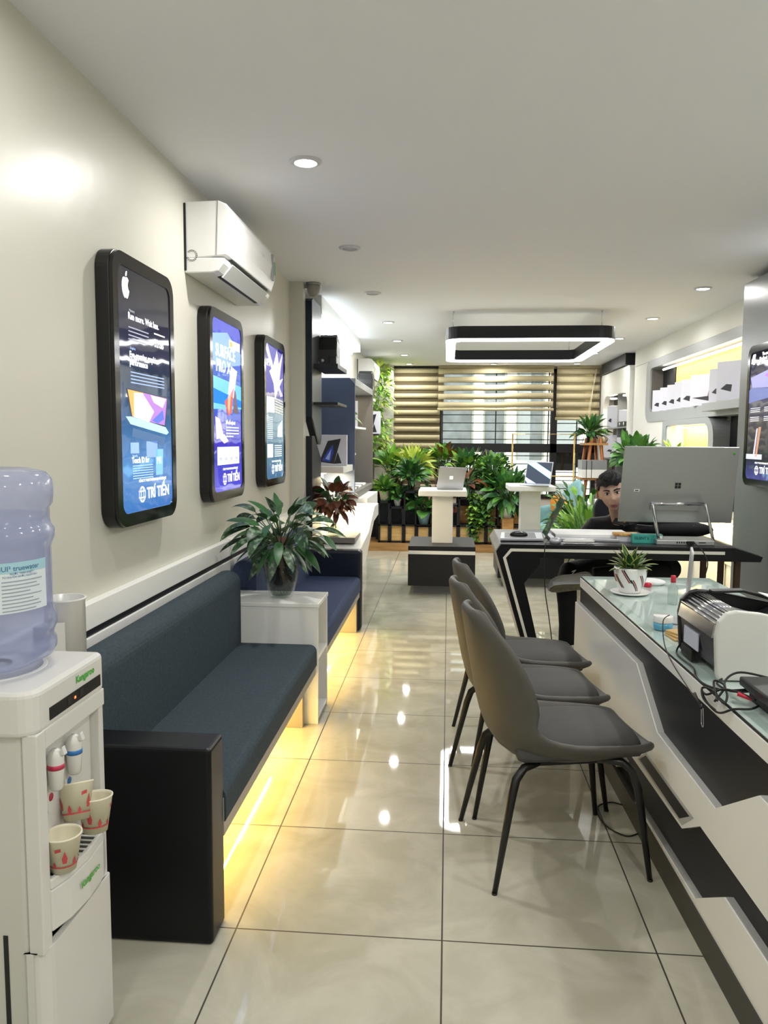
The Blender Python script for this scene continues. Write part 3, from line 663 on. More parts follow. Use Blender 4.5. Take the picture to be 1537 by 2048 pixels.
# bottle
bx, by = -.985, 1.55
bt = thing('water_bottle', 'big blue-tinted water bottle upside down on the dispenser', 'water bottle', (bx, by, dz))
pb = glassy('blue_polycarbonate', '#eceffb', opacity=.36, body='#d5dbf8', rough=.08, f0=1.35)
prof = [(.03, .92), (.05, .925), (.085, .935), (.128, .955), (.137, .97), (.137, .985), (.130, .995), (.134, 1.01), (.139, 1.02), (.139, 1.04), (.133, 1.05), (.131, 1.065), (.131, 1.19), (.134, 1.2), (.139, 1.212), (.139, 1.228), (.133, 1.237), (.130, 1.25), (.130, 1.275), (.137, 1.285), (.139, 1.31), (.137, 1.335), (.125, 1.352), (.09, 1.36), (.02, 1.356)]
MB().lathe((bx, by, 0), prof, n=56).build('bottle_body', pb, bt)
MB().lathe((bx, by, 0), [(.028, .921), (.08, .938), (.12, .962), (.126, 1.0), (.126, 1.26), (.001, 1.262)], n=40, cap1=False).build('water', glassy('bottle_water', '#f0f3fa', f0=1.12), bt)
MB().lathe((bx, by, dz-.004), [(.06, 0), (.115, .006), (.12, .0), (.09, .012), (.045, .012)], n=36, cap0=False, cap1=False).build('collar', W_, bt)
# label sheet wrapped on the bottle
def arc(r, z, a): return Vector((bx+r*math.cos(a), by+r*math.sin(a), z))
def wrap(mb, a0, a1, z0, z1, m, r=.1325, n=14):
    vs = []
    for i in range(n+1):
        a = a0+(a1-a0)*i/n; vs += [arc(r, z0, a), arc(r, z1, a)]
    return mb.add(vs, [(2*i, 2*i+2, 2*i+3, 2*i+1) for i in range(n)], m, True)
lab = MB(); A0, A1 = -2.2, .02
wrap(lab, A0, A1, 1.068, 1.172, 0, n=30)
wrap(lab, A0, A1, 1.150, 1.172, 1, .1328, 30)
for i in range(9):
    z = 1.132-i*.0075; a1 = (-.10, -.22, -.16, -.35, -.12, -.30, -.18, -.14, -.25)[i]; wrap(lab, -.80, a1, z, z+.0022, 2, .1332)
lab_m = [mat('pale_bottle_label', '#dfe9ef', .5), mat('aqua_bottle_label', '#a9d3e0', .5), mat('grey_small_print', '#9aa8b4', .6), mat('black_spot', '#1d2b2c', .5), mat('label_green', '#2f5a22', .5), mat('label_blue_print', '#3c6a9a', .5)]
for i, mi_ in enumerate((3, 4, 3, 5)): wrap(lab, -.98, -.88, 1.128-i*.0145, 1.137-i*.0145, mi_, .1334, 4)
def ctext(mb, s, size, amid, z, m):
    q = MB().text(s, size, (0, 0, 0), (1, 0, 0), (0, 1, 0), 0, 'CENTER')
    vs = [arc(.1335, z+p.y, amid+p.x/.1335) for p in q.v]; mb.add(vs, q.f, m)
ctext(lab, 'IUI² truewater', .015, -.50, 1.155, 5); ctext(lab, 'NƯỚC TINH KHIẾT', .006, -.48, 1.147, 5); ctext(lab, 'TỪ NGUỒN NƯỚC NGẦM SÂU', .0055, -.5, 1.141, 5)
wrap(lab, -1.75, -1.25, 1.08, 1.13, 5, .1333, 10); wrap(lab, -1.62, -1.2, 1.085, 1.102, 4, .1336, 8)
lab.build('label_sheet', lab_m, bt, fix=False)
# paper cups
m_cup = mat('cream_paper_cup', '#e4dec6', .55); m_cred = mat('red_cup_print', '#c4474b', .6)
def cup(loc, rot, label):
    t = thing('paper_cup', label, 'paper cup', loc, group='paper cups on the drip tray', local=True, rot=rot)
    MB().lathe((0, 0, 0), [(.024, .002), (.0255, 0), (.0375, .074), (.039, .075), (.039, .078), (.036, .078), (.0355, .072), (.0235, .006), (.001, .006)], n=36, cap0=False, cap1=False).build('cup_wall', m_cup, t)
    mb = MB()
    def C(a, z): r = .0262+.0122*z/.074; return (r*math.cos(a), r*math.sin(a), z)
    for k in range(18):
        a0, a1 = 2*PI*k/18, 2*PI*(k+1)/18; mb.add([C(a0, .0135), C(a1, .0135), C(a1, .0165), C(a0, .0165)], [(0, 1, 2, 3)])
    rnd = random.Random(4)
    for k in range(9):
        a = 2*PI*k/9; h = (.012, .028, .018)[k % 3]; b = (.016, .024, .016)[k % 3]; w = (.12, .17, .14)[k % 3]
        mb.add([C(a-w*.7, b), C(a-w, b+h*.4), C(a, b+h), C(a+w, b+h*.4), C(a+w*.7, b)], [(0, 1, 2, 3, 4)])
    for a in (.3, 2.4, 4.5): mb.add([C(a-.18, .05), C(a+.18, .053), C(a+.16, .06), C(a-.18, .057)], [(0, 1, 2, 3)])
    mb.build('red_print', m_cred, t, fix=False)
    return t
cup((-.792, 1.473, .5265), (0, 0, .4), 'upright paper cup on the near end of the drip tray, below the red tap')
cup((-.770, 1.575, .556), (.0, .12, 2.0), 'paper cup at the far end of the drip tray, under the blue tap')
cup((-.792, 1.535, .600), (-.30, .25, 1.2), 'tilted paper cup propped on top between the other two')
# green bag corner at bottom left
gb = MB().ball((-1.05, 1.30, .06), (.09, .07, .085), n=20); gb.build('plastic_bag', mat('green_plastic_bag', '#5fae4e', .35, bump=1.5, bscale=18), label='green plastic bag on the floor by the dispenser', cat='bag')

# ------------------------------------------------------------------ potted plants
def rosette(mb, c, n, L, W, seed=1, e0=-.2, e1=1.4, droop=.8, stem=.12, mats=(0,), srad=.0025, smat=None, spread=.02, seg=6, fold=.25, az=None, peak=.4, Lv=.3, twist=.0):
    rnd = random.Random(seed); c = Vector(c); st = MB() if smat is None else smat
    for i in range(n):
        a = (i*2.39996+rnd.uniform(-.25, .25)) if az is None else az[0]+(az[1]-az[0])*((i*.618) % 1)
        t = i/max(1, n-1); e = e0+(e1-e0)*t+rnd.uniform(-.12, .12)
        d = Vector((math.cos(a)*math.cos(e), math.sin(a)*math.cos(e), math.sin(e)))
        s = stem*rnd.uniform(.7, 1.15)
        up = Vector((math.cos(a)*.35, math.sin(a)*.35, 1)).normalized()
        p0 = c+Vector((math.cos(a), math.sin(a), 0))*spread*rnd.random()
        p1 = p0+up*s*.5*(.4+.6*max(0, math.sin(max(e, .25))))+d*s*.5
        if stem > .01: st.tube([p0, p0.lerp(p1, .5)+up*s*.08, p1], srad, n=5)
        mb.leaf(p1, d, L*rnd.uniform(1-Lv, 1+Lv*.3), W*rnd.uniform(.8, 1.1), droop*rnd.uniform(.6, 1.3), mats[i % len(mats)], seg, fold, peak, rnd.uniform(-twist, twist))
    return mb, st
def pot_mb(c, r0, r1, h, n=28):
    return MB().lathe(c, [(r0*.9, 0), (r0, .004), (r1, h*.94), (r1*1.05, h*.95), (r1*1.05, h), (r1*.93, h), (r1*.9, h*.85)], n=n, cap1=False)
def plant(name, label, c, pot, fol, group=None, cat='plant', soil=True):
    """pot=(material,r0,r1,h); fol=list of (mats, kwargs)"""
    t = thing(name, label, cat, c, group=group)
    c = Vector(c); m, r0, r1, h = pot
    if m == 'vase':
        MB().lathe(c, [(r0, .0), (r0, .004), (r1, h*.45), (r1*.95, h*.75), (r0*1.05, h), (r0*.98, h), (r1*.88, h*.75), (r1*.93, h*.45), (r0*.85, .01), (.001, .01)], n=28, cap1=False, cap0=False).build('glass_vase', M['glass'], t)
        MB().lathe(c+Vector((0, 0, .012)), [(r0*.8, 0), (r1*.86, h*.45), (r1*.84, h*.55), (.001, h*.55)], n=24, cap1=False).build('water', M['water'], t)
        mb = MB(); rnd = random.Random(7)
        for i in range(26):
            a = rnd.uniform(0, 6.28); r = rnd.uniform(.2, .8)*r1
            mb.tube([c+Vector((0, 0, h*.62)), c+Vector((math.cos(a)*r*.7, math.sin(a)*r*.7, h*.38)), c+Vector((math.cos(a+.6)*r*.9, math.sin(a+.6)*r*.9, h*rnd.uniform(.04, .25)))], .0014, n=4)
        mb.build('roots', M['stemd'], t)
    else:
        MBp = pot_mb(c, r0, r1, h); MBp.build('pot', m, t)
        MB().lathe(c+Vector((0, 0, h*.84)), [(r1*.92, 0), (r1*.9, .004), (.001, .008)], n=20, cap1=False).build('soil', M['soil'], t)
    top = c+Vector((0, 0, h*.85))
    for mats, kw in fol:
        kw = dict(kw); off = Vector(kw.pop('off', (0, 0, 0)))
        kw['W'] = kw.get('W', .05)*1.35; kw.setdefault('twist', .8); kw['n'] = int(kw['n']*1.25); mb, stt = rosette(MB(), top+off, **kw)
        mb.build('foliage', [M[q] for q in mats], t, fix=False, solid=0)
        if stt.v: stt.build('stems', M['stem'], t)
    return t
# big plant in the glass vase on the side table
V = Vector((-.848, 3.85, .6155))
pv = thing('vase_plant', 'large leafy plant with visible roots in a round glass vase on the white side table', 'plant', V)
MB().lathe(V, [(.052, 0), (.056, .004), (.070, .04), (.088, .12), (.091, .17), (.084, .22), (.066, .265), (.060, .285), (.064, .294), (.062, .294), (.057, .285), (.062, .265), (.080, .22), (.087, .17), (.084, .12), (.065, .04), (.050, .012), (.001, .012)], n=40, cap1=False, cap0=False).build('glass_vase', M['glass'], pv)
MB().lathe(V+Vector((0, 0, .014)), [(.048, 0), (.064, .03), (.082, .105), (.084, .15), (.001, .151)], n=36, cap1=False).build('water', M['water'], pv)
mb = MB(); rnd = random.Random(5)
for i in range(46):
    a = rnd.uniform(0, 6.28); r = rnd.uniform(.012, .066)
    mb.tube([V+Vector((math.cos(a)*.012, math.sin(a)*.012, .175)), V+Vector((math.cos(a)*r*.6, math.sin(a)*r*.6, .12)), V+Vector((math.cos(a+.5)*r, math.sin(a+.5)*r, .07)), V+Vector((math.cos(a+.9)*r*.8, math.sin(a+.9)*r*.8, rnd.uniform(.02, .06)))], [.003, .0022, .0016, .001], n=5)
mb.lathe(V+Vector((0, 0, .14)), [(.012, 0), (.03, .02), (.034, .09), (.028, .17)], n=12); mb.build('roots', M['stemd'], pv)
fo, st2 = MB(), MB()
rosette(fo, V+Vector((0, 0, .26)), 44, .17, .058, seed=3, e0=-.25, e1=.75, droop=1.1, stem=.25, mats=(0, 0, 1), smat=st2, spread=.03, seg=8, fold=.15, twist=.9, peak=.42)
rosette(fo, V+Vector((0, 0, .26)), 18, .19, .062, seed=8, e0=-.9, e1=-.2, droop=.8, stem=.12, mats=(0, 1), smat=st2, spread=.04, seg=8, fold=.15, twist=.8)
rosette(fo, V+Vector((0, 0, .32)), 9, .15, .052, seed=12, e0=.6, e1=1.3, droop=1.0, stem=.12, mats=(1, 0), smat=st2, spread=.02, seg=8, twist=.7)
for v in fo.v: v.x = max(v.x, -1.19+.002*random.random())
fo.build('foliage', [M['leafs'], M['leafd']], pv, fix=False); st2.build('stems', M['stem'], pv)

# ------------------------------------------------------------------ left display wall
dw = thing('display_shelf_side', 'tall black and grey angled side panel of the left display wall, by the pilaster', 'shelf panel', (-1.1, 6.1, .5))
P1 = [(5.90, 2.475), (5.94, 2.50), (6.28, 2.50), (6.34, 2.44), (6.34, 1.44), (6.28, 1.385), (6.22, 1.385), (5.90, 1.60)]
MB().prism(P1, 'x', -1.112, -1.052).build('upper_panel', [M['navy']], dw, .004)
P2 = [(5.905, .0), (5.905, 1.452), (6.02, 1.452), (6.33, 1.27), (6.33, 0)]
MB().prism(P2, 'x', -1.112, -1.052).build('lower_panel', M['char'], dw, .004)
MB().prism([(y+.0, z) for y, z in P1], 'x', -1.0525, -1.049).build('brushed_facing', mat('brushed_grey_facing', '#4f565b', .33, metal=.4), dw)
box('cove_fascia', -1.2, -1.05, 6.35, 9.15, 2.45, 2.6, M['wallw'], label='white boxed cove above the left display shelves', cat='ceiling cove')
cv = thing('cove_light', 'bright white light strip glowing under the left ceiling cove', 'strip light', (-1.15, 7.7, 2.4))
box('led_strip', -1.17, -1.14, 6.4, 9.1, 2.425, 2.445, emis('cool_led', '#f3fbff', 14), cv)
light('cove_led', 'AREA', (-1.13, 7.7, 2.42), 6, (.86, .95, 1), .06, 2.6, rot=(0, .5, 0), parent=cv)
light('cove_led_up', 'AREA', (-1.0, 7.7, 2.40), 2.5, (.80, .93, 1), .06, 2.6, rot=(0, PI-.5, 0), parent=cv)
def shelf(x1, y0, y1, z, th, m, label, x0=-1.2, **k):
    return box('wall_shelf', x0, x1, y0, y1, z-th, z, m, bevel=.002, label=label, cat='shelf', group='wall shelves on the left display wall', **k)
shelf(-.86, 5.96, 6.5, 2.01, .035, M['char'], 'dark shelf carrying the black printer box', x0=-1.05)
shelf(-.86, 5.96, 6.5, 1.715, .022, M['char'], 'empty dark shelf under the printer shelf', x0=-1.05)
shelf(-.87, 6.36, 7.0, 1.20, .055, M['white'], 'thick white shelf carrying the tablet carton')
shelf(-.90, 8.95, 9.5, 1.92, .03, M['white'], 'small white shelf under the far printer box')
# printer boxes / machines on the shelves
def machine(c, s, label, rz=0):
    t = thing('document_scanner', label, 'scanner', c, rz, group='dark document scanners on the left wall', local=True)
    q = lambda *a: [v*s for v in a]
    MB().prism([(-.13*s, 0), (-.13*s, .17*s), (-.10*s, .27*s), (.08*s, .25*s), (.13*s, .20*s), (.13*s, 0)], 'x', -.10*s, .10*s).build('body', M['dark'], t, .012*s)
    MB().prism([(-.12*s, .19*s), (-.10*s, .30*s), (-.04*s, .335*s), (.10*s, .30*s), (.14*s, .27*s), (.14*s, .19*s)], 'x', -.085*s, .095*s).build('lid', M['blackp'], t, .015*s)
    MB().box(.10*s, .102*s, -.10*s, -.02*s, .10*s, .14*s).box(.10*s, .102*s, .05*s, .08*s, .02*s, .035*s).build('sticker', mat('silver_sticker', '#9a9a9e', .4), t)
    MB().lathe((-.05*s, -.1305*s, .06*s), [(.018*s, 0), (.018*s, .002)], axis=(0, -1, 0), n=6).box(-.11*s, -.085*s, -.135*s, -.13*s, .02*s, .05*s).build('hexagon_badge', mat('white_badge', '#c9c9cc', .5), t)
    MB().box(.02*s, .10*s, -.165*s, -.13*s, .01*s, .10*s).build('control_block', M['dark'], t, .004)
    return t
machine((-.98, 6.30, 2.011), .78, 'black scanner high on the near dark shelf, silver stickers on its side')
machine((-.99, 9.2, 1.921), .95, 'far grey-black scanner on the small white shelf before the air conditioner')
# cartons with tablet pictures
def carton(c, w, h, d, rz, label, art, group, name='device_carton', tilt=0):
    t = thing(name, label, 'carton', c, rz, group=group, local=True, rot=(tilt, 0, rz))
    MB().box(-w/2, w/2, -d/2, d/2, 0, h).build('carton_box', M['card'], t, .002)
    mb = MB(); y = -d/2-.0006
    if art == 'tablet':
        mb.add([(-.30*w, y, .12*h), (.13*w, y, .06*h), (.33*w, y, .88*h), (-.05*w, y, .80*h)], [(0, 1, 2, 3)], 0); mb.add([(.13*w, y, .06*h), (.35*w, y, .08*h), (.24*w, y, .45*h)], [(0, 1, 2)], 0)
        mb.add([(-.22*w, y-.0005, .16*h), (.02*w, y-.0005, .12*h), (.12*w, y-.0005, .42*h), (.10*w, y-.0005, .68*h), (-.04*w, y-.0005, .50*h)], [(0, 1, 2, 3, 4)], 1)
        mb.add([(-.12*w, y-.001, .22*h), (.0*w, y-.001, .18*h), (.04*w, y-.001, .45*h), (.06*w, y-.001, .55*h)], [(0, 1, 2, 3)], 2)
    elif art == 'laptop':
        mb.add([(-.40*w, y, .30*h), (-.14*w, y, .22*h), (-.12*w, y, .40*h), (-.26*w, y, .42*h)], [(0, 1, 2, 3)], 0)
    elif art == 'laptopbig':
        mb.add([(-.45*w, y, .26*h), (.10*w, y, .14*h), (.42*w, y, .22*h), (.02*w, y, .30*h)], [(0, 1, 2, 3)], 0); mb.add([(.02*w, y, .30*h), (.42*w, y, .22*h), (.45*w, y, .62*h), (.12*w, y, .70*h)], [(0, 1, 2, 3)], 3)
    elif art == 'wedges':
        mb.add([(-.30*w, y, .28*h), (-.08*w, y, .24*h), (-.04*w, y, .34*h), (-.22*w, y, .36*h)], [(0, 1, 2, 3)], 0); mb.add([(.02*w, y, .20*h), (.38*w, y, .16*h), (.40*w, y, .28*h), (.08*w, y, .30*h)], [(0, 1, 2, 3)], 0)
    if mb.v: mb.build('printed_picture', [M['art0'], M['art1'], M['art2'], M['art3']], t, fix=False)
    return t
M['art0'] = mat('print_dark', '#26262c', .5); M['art1'] = mat('print_blue', '#2f49b0', .5); M['art2'] = mat('print_light_blue', '#a8b8f0', .5); M['art3'] = mat('print_mauve', '#a88a94', .5, c2='#5a4a55', nscale=20)
carton((-1.02, 6.60, 1.201), .30, .265, .05, 0, 'white tablet carton with blue picture on the thick white shelf', 'tablet', 'tablet cartons on the left wall')
# open display cabinet
dc = thing('display_cabinet', 'boxy grey open display cabinet with a dark blue end panel', 'cabinet', (-1.0, 7.85, .87))
MB().prism([(-1.2, .875), (-.90, .875), (-.852, .93), (-.852, 1.93), (-.90, 1.985), (-1.2, 1.985)], 'y', 7.0, 7.035).build('end_panel', M['blue'], dc, .003)
MB().prism([(-1.2, .875), (-.90, .875), (-.852, .93), (-.852, 1.93), (-.90, 1.985), (-1.2, 1.985)], 'y', 8.665, 8.70).build('end_panel', M['taupe'], dc, .003)
box('top_board', -1.2, -.852, 7.036, 8.664, 1.92, 1.985, M['grey'], dc, .004); box('bottom_board', -1.2, -.852, 7.036, 8.664, .875, .94, M['taupe'], dc, .004)
box('back_board', -1.2, -1.185, 7.036, 8.664, .94, 1.92, M['taupe'], dc)
box('shelf', -1.18, -.90, 7.036, 8.4, 1.535, 1.555, M['white'], dc); box('shelf', -1.18, -.95, 7.036, 7.9, 1.27, 1.29, M['white'], dc)
light('cabinet_glow', 'AREA', (-1.02, 7.85, 1.91), 3, (1, .85, .62), .1, 1.4, parent=dc)
carton((-1.02, 7.55, 1.556), .26, .25, .05, .5, 'white carton with a tablet picture on the cabinet upper shelf', 'tablet', 'tablet cartons on the left wall')
carton((-1.06, 7.45, 1.291), .22, .20, .04, .5, 'small white carton on the cabinet lower shelf', 'tablet', 'tablet cartons on the left wall')
carton((-1.0, 9.65, 1.50), .30, .28, .05, .0, 'white tablet carton high beyond the cabinet, by the green wall', 'tablet', 'tablet cartons on the left wall')
shelf(-.86, 9.5, 9.9, 1.50, .02, M['char'], 'thin dark shelf under the carton by the green wall')
for i in range(3): box('booklet', -1.10, -.90, 7.3+i*.42, 7.55+i*.42, .9405, .958, M['paper'], label=('white booklet at the near end', 'white booklet in the middle', 'white booklet at the far end')[i]+' of the cabinet bottom board', cat='booklet', group='booklets in the display cabinet')
plant('shelf_plant', 'small trailing plant at the near end of the cabinet upper shelf', (-.97, 7.2, 1.556), (M['white'], .03, .04, .07), [(('leafb', 'leafd'), dict(n=14, L=.11, W=.06, seed=5, e0=-.4, e1=1.3, droop=.9, stem=.10, mats=(0, 1)))])
# white lit console
cs = thing('display_console', 'white angular console glowing warm under the left display cabinet', 'console', (-.95, 6.4, .4))
MB().prism([(5.76, .44), (5.76, .60), (6.35, .66), (6.85, .83), (7.22, .83), (7.22, .72), (6.80, .70), (6.1, .44)], 'x', -1.19, -.652).build('slab', M['white'], cs, .004)
box('back_panel', -1.19, -1.14, 6.36, 7.0, .66, 1.14, M['white'], cs)
box('lower_cabinet', -1.19, -.76, 7.23, 8.3, .62, .87, M['white'], cs, .004)
box('led_strip', -1.13, -1.11, 6.36, 6.98, 1.118, 1.13, emis('console_led', (1, .8, .5, 1), 12), cs)
light('console_led', 'AREA', (-1.0, 6.65, 1.12), 16, (1, .80, .45), .1, .55, parent=cs)
MB().box(-1.10, -.71, 5.86, 6.25, .625, .668).build('plank_shelf', M['taupe'], bevel=.002, label='dark plank carrying the burgundy plant vase', cat='shelf')
rp = plant('red_leaf_plant', 'burgundy-leaved plant in a wavy amber glass vase on the dark plank', (-.90, 6.05, .669), ('vase', .05, .075, .17),
      [(('leafr', 'leafp', 'leafd'), dict(n=60, L=.13, W=.05, seed=21, e0=-.6, e1=1.3, droop=.9, stem=.12, mats=(0, 0, 1, 0, 2), spread=.05, off=(0, 0, .10))), (('leafr',), dict(n=16, L=.14, W=.04, seed=33, e0=-.8, e1=.6, droop=1.0, stem=.06, off=(.02, 0, .05)))])
# trailing green wall
gw = thing('hanging_greenery', 'bright green trailing foliage hanging on the far left wall', 'plant', (-1.05, 11.6, 1.2))
mb = MB(); rnd = random.Random(2)
for i in range(520):
    z = rnd.uniform(1.25, 2.55); y = rnd.uniform(11.1, 12.1); x = -1.19+rnd.uniform(.0, .30)*(1 if z > 1.9 or z < 1.75 else .5)
    mb.leaf((x, y, z), (rnd.uniform(.1, 1), rnd.uniform(-1, .2), rnd.uniform(-.6, .7)), rnd.uniform(.09, .15), .05, .9, rnd.choice((0, 0, 1)), 4)
mb.build('foliage', [M['leafb'], M['leafl']], gw, fix=False)
box('backing_panel', -1.2, -1.17, 10.98, 12.2, .8, 2.56, M['char'], gw)
# cameras
cm = thing('dome_camera', 'grey dome camera on the ceiling at the pilaster corner', 'camera', (-1.03, 5.86, 2.51))
MB().lathe((-1.03, 5.86, 2.5), [(.0, 0), (.03, .006), (.045, .03), (.05, .06), (.05, .10)], n=24, cap0=False).build('dome', mat('camera_grey', '#8f8b86', .4), cm)
MB().lathe((-1.03, 5.86, 2.585), [(.055, 0), (.055, .015)], n=24).box(-1.10, -1.03, 5.85, 5.87, 2.56, 2.59).build('mount', M['grey'], cm)
c2 = thing('wall_camera', 'small white bullet camera in the far left ceiling corner', 'camera', (-.95, 12.1, 2.48))
MB().tube([(-.95, 12.18, 2.50), (-.94, 12.02, 2.49)], .042, n=16).build('body', M['wgloss'], c2); MB().tube([(-.94, 12.02, 2.49), (-.939, 12.01, 2.489)], .026, n=16).build('lens', M['blackp'], c2)
MB().tube([(-.95, 12.2, 2.52), (-.95, 12.16, 2.60)], .02, n=10).build('bracket', M['wgloss'], c2)
# ------------------------------------------------------------------ counter (turned 1.68 degrees); modelled in its own frame: x into the counter, y along it
ct = thing('service_counter', 'long white and dark angular counter with a green glass top on the right', 'counter', (.8165, 0, 0), math.radians(1.68), local=True)
YF, YNE = 4.04, .75
CM = Matrix.Translation((.8165, 0, 0)) @ Matrix.Rotation(math.radians(1.68), 4, 'Z')
def cw(x, y, z): return CM @ Vector((x, y, z))
box('carcass', .02, .66, YNE, YF-.004, .088, .69, M['white'], ct, .002)
box('plinth', .012-.040, .64, YNE, YF-.02, 0, .088, mat('olive_plinth', '#3a3a36', .5), ct)
box('dark_front', .003, .02, YNE, YF-.003, .088, .672, M['char'], ct)
box('trim_strip', 0, .65, YNE, YF, .668, .714, M['white'], ct, .0015)
gt = box('glass_top', .006, .66, YNE, YF-.004, .7145, .7225, mat('greenish_back_painted_glass', '#b4c7bf', .04, spec=.8), ct, .001)
box('dark_glass_edge', .0035, .007, YNE, YF-.004, .714, .7215, M['blackp'], ct)
for y0, y1 in ((1.2, 2.0), (2.02, 2.9), (2.92, 3.96)): box('under_glass_paper', .05, .60, y0, y1, .7226, .7229, mat('pale_glass_pane', '#c2d3cc', .04, spec=.8), ct)

m_edge = mat('grey_shaded_edge', '#b9b9b6', .3)  # side thickness of the white panels, its shade painted in as grey
def raised(pts, d0, d1, m, name):
    p = MB().prism(pts, 'x', d0, d1).build(name, m, ct)
    return p
MAIN = [(4.037, .588), (2.868, .602), (2.59, .444), (2.066, .437), (1.81, .596), (1.30, .60), (1.02, .44), (.75, .44), (.75, .335), (2.165, .335), (2.31, .252), (2.95, .235), (4.037, .235)]
raised(MAIN, -.018, .003, m_edge, 'raised_edge_panel')
raised([(y, z-.001) for y, z in MAIN], -.022, -.018, M['white'], 'raised_white_panel')
LOW = [(2.81, .092), (2.185, .106), (1.977, .239), (1.2, .238), (.95, .11), (.75, .11), (.75, .088), (2.81, .088)]
raised(LOW, -.018, .003, m_edge, 'raised_edge_panel'); raised([(y, z-.001) for y, z in LOW], -.022, -.018, M['white'], 'raised_white_panel')
FAR = [(4.037, .10), (3.1, .10), (3.0, .165), (4.037, .165)]
raised(FAR, -.022, .003, M['white'], 'raised_white_panel')
raised([(2.80, .262), (2.70, .328), (2.215, .333), (2.31, .262)], -.0232, -.022, m_edge, 'inlay_border')
raised([(2.772, .272), (2.701, .316), (2.248, .321), (2.332, .272)], -.0240, -.0230, M['char'], 'dark_inlay_bar')
# ------------------------------------------------------------------ things on the counter
ZT = .7232
sp = cw(.135, 3.58, ZT)
sn = thing('snake_plant', 'snake plant with yellow-edged leaves in a white pot with slanted red and black dashes', 'plant', sp)
MB().lathe(sp, [(.05, 0), (.085, .008), (.088, .014), (.082, .014), (.05, .008), (.001, .008)], n=40, cap1=False).build('saucer', M['wgloss'], sn)
q = sp+Vector((0, 0, .010))
def potR(z): t = max(0, min(1, z/.115)); return .048+.026*math.sin(t*PI*.55)
MB().lathe(q, [(.044, 0)]+[(potR(i*.0115), i*.0115) for i in range(11)]+[(.071, .117), (.066, .115), (.062, .10), (.001, .10)], n=48, cap1=False).build('pot', M['wgloss'], sn)
mb = MB()
for k in range(11):
    a0 = k*.571-2.9; za, zb = ((.085, .025), (.108, .05), (.065, .012))[k % 3]
    for s in (0, .13):
        pts = []
        for i in range(7):
            t = i/6; a = a0+s+t*.50; z = za-(za-zb)*t
            for w_ in (-.030, .030): pts.append(q+Vector(((potR(z)+.0009)*math.cos(a+w_), (potR(z)+.0009)*math.sin(a+w_), z+(.003 if w_ > 0 else -.001))))
        mb.add(pts, [(2*i, 2*i+1, 2*i+3, 2*i+2) for i in range(6)], 0 if (k+(s > 0)) % 2 else 1)
mb.build('painted_dashes', [mat('maroon_print', '#8a3a38', .4), M['dark']], sn, fix=False)
rnd = random.Random(9)
mb = MB()
for i in range(26):
    a = i*2.4+rnd.uniform(-.2, .2); e = 1.45-1.15*(i/25); d = Vector((math.cos(a)*math.cos(e), math.sin(a)*math.cos(e), math.sin(e)))
    b = q+Vector((math.cos(a)*.012, math.sin(a)*.012, .10)); L = rnd.uniform(.10, .14); W = .036; dr = .35+rnd.uniform(0, .5)
    mb.leaf2(b, d, L, .042, dr, 0, 1, 8, .35, .35)
mb.build('foliage', [M['leafd'], mat('yellow_leaf_edge', '#c9c878', .5)], sn, fix=False)
jr = cw(.080, 2.90, ZT)
j = thing('cream_jar', 'small round blue jar with a white lid on the counter glass', 'jar', jr)
MB().lathe(jr, [(.026, 0), (.034, .004), (.036, .012), (.035, .028), (.031, .030)], n=36).build('jar_body', mat('clear_blue_jar', '#5aa6c8', .12, coat=.6), j)
MB().lathe(jr+Vector((0, 0, .030)), [(.0345, 0), (.036, .003), (.036, .022), (.034, .026), (.0, .027)], n=36, cap1=False).build('lid', M['wgloss'], j)
c0 = cw(.112, 2.78, ZT)
for i, lb in enumerate(('bottom wooden coaster of the three beside the printer', 'middle wooden coaster of the three beside the printer', 'top wooden coaster of the three beside the printer')):
    o = MB().box(-.045, .045, -.05, .05, 0, .007, M=Matrix.Translation(c0+Vector((.006*i, .004*i, .0071*i))) @ Matrix.Rotation(.15*i+.1, 4, 'Z')).build('coaster', M['woodl'], bevel=.002, label=lb, cat='coaster', group='stack of wooden coasters')
hb = cw(.26, 3.36, ZT)
h = thing('sanitiser_bottle', 'clear bottle with a red cap standing behind the printer', 'bottle', hb)
MB().lathe(hb, [(.018, 0), (.021, .004), (.021, .075), (.010, .09), (.009, .097)], n=24).build('bottle_body', glassy('clear_gel', '#e8eeec', opacity=.3, body='#dfe7e4', f0=1.35), h)
MB().lathe(hb+Vector((0, 0, .097)), [(.011, 0), (.011, .028), (.009, .03)], n=20).build('cap', M['red'], h)
tsb = cw(.30, 3.83, ZT)
ts = thing('tissue_pack', 'crumpled white tissue pack with a red clip at the far counter edge', 'tissue pack', tsb)
MB().ball(tsb+Vector((0, 0, .012)), (.075, .05, .018), n=24).build('tissue', mat('tissue', '#eeeeee', .8, bump=1.5, bscale=25), ts)
MB().lathe(tsb+Vector((-.03, -.07, .0)), [(.016, 0), (.018, .004), (.018, .016), (.014, .02)], n=20).build('red_lid', M['red'], ts)
# tablet standing nearly edge-on in a holder
tq = cw(.20, 3.02, ZT)
tt = thing('tablet_stand', 'slim white tablet standing edge-on just beyond the printer', 'tablet', tq, local=True, rot=(0, .055, -.27))
MB().prism(rrect(-.085, .085, .015, .29, .012, 4), 'x', -.0045, .0045).build('tablet_body', M['silverl'], tt, .002)
MB().prism(rrect(-.075, .075, .03, .28, .004, 3), 'x', .0046, .0052).build('screen', M['dark'], tt)
MB().box(-.045, .045, -.05, .05, 0, .006).prism([(-.03, .006), (-.005, .03), (.012, .03), (.035, .006)], 'y', -.03, .03).build('stand', M['silverl'], tt, .002)
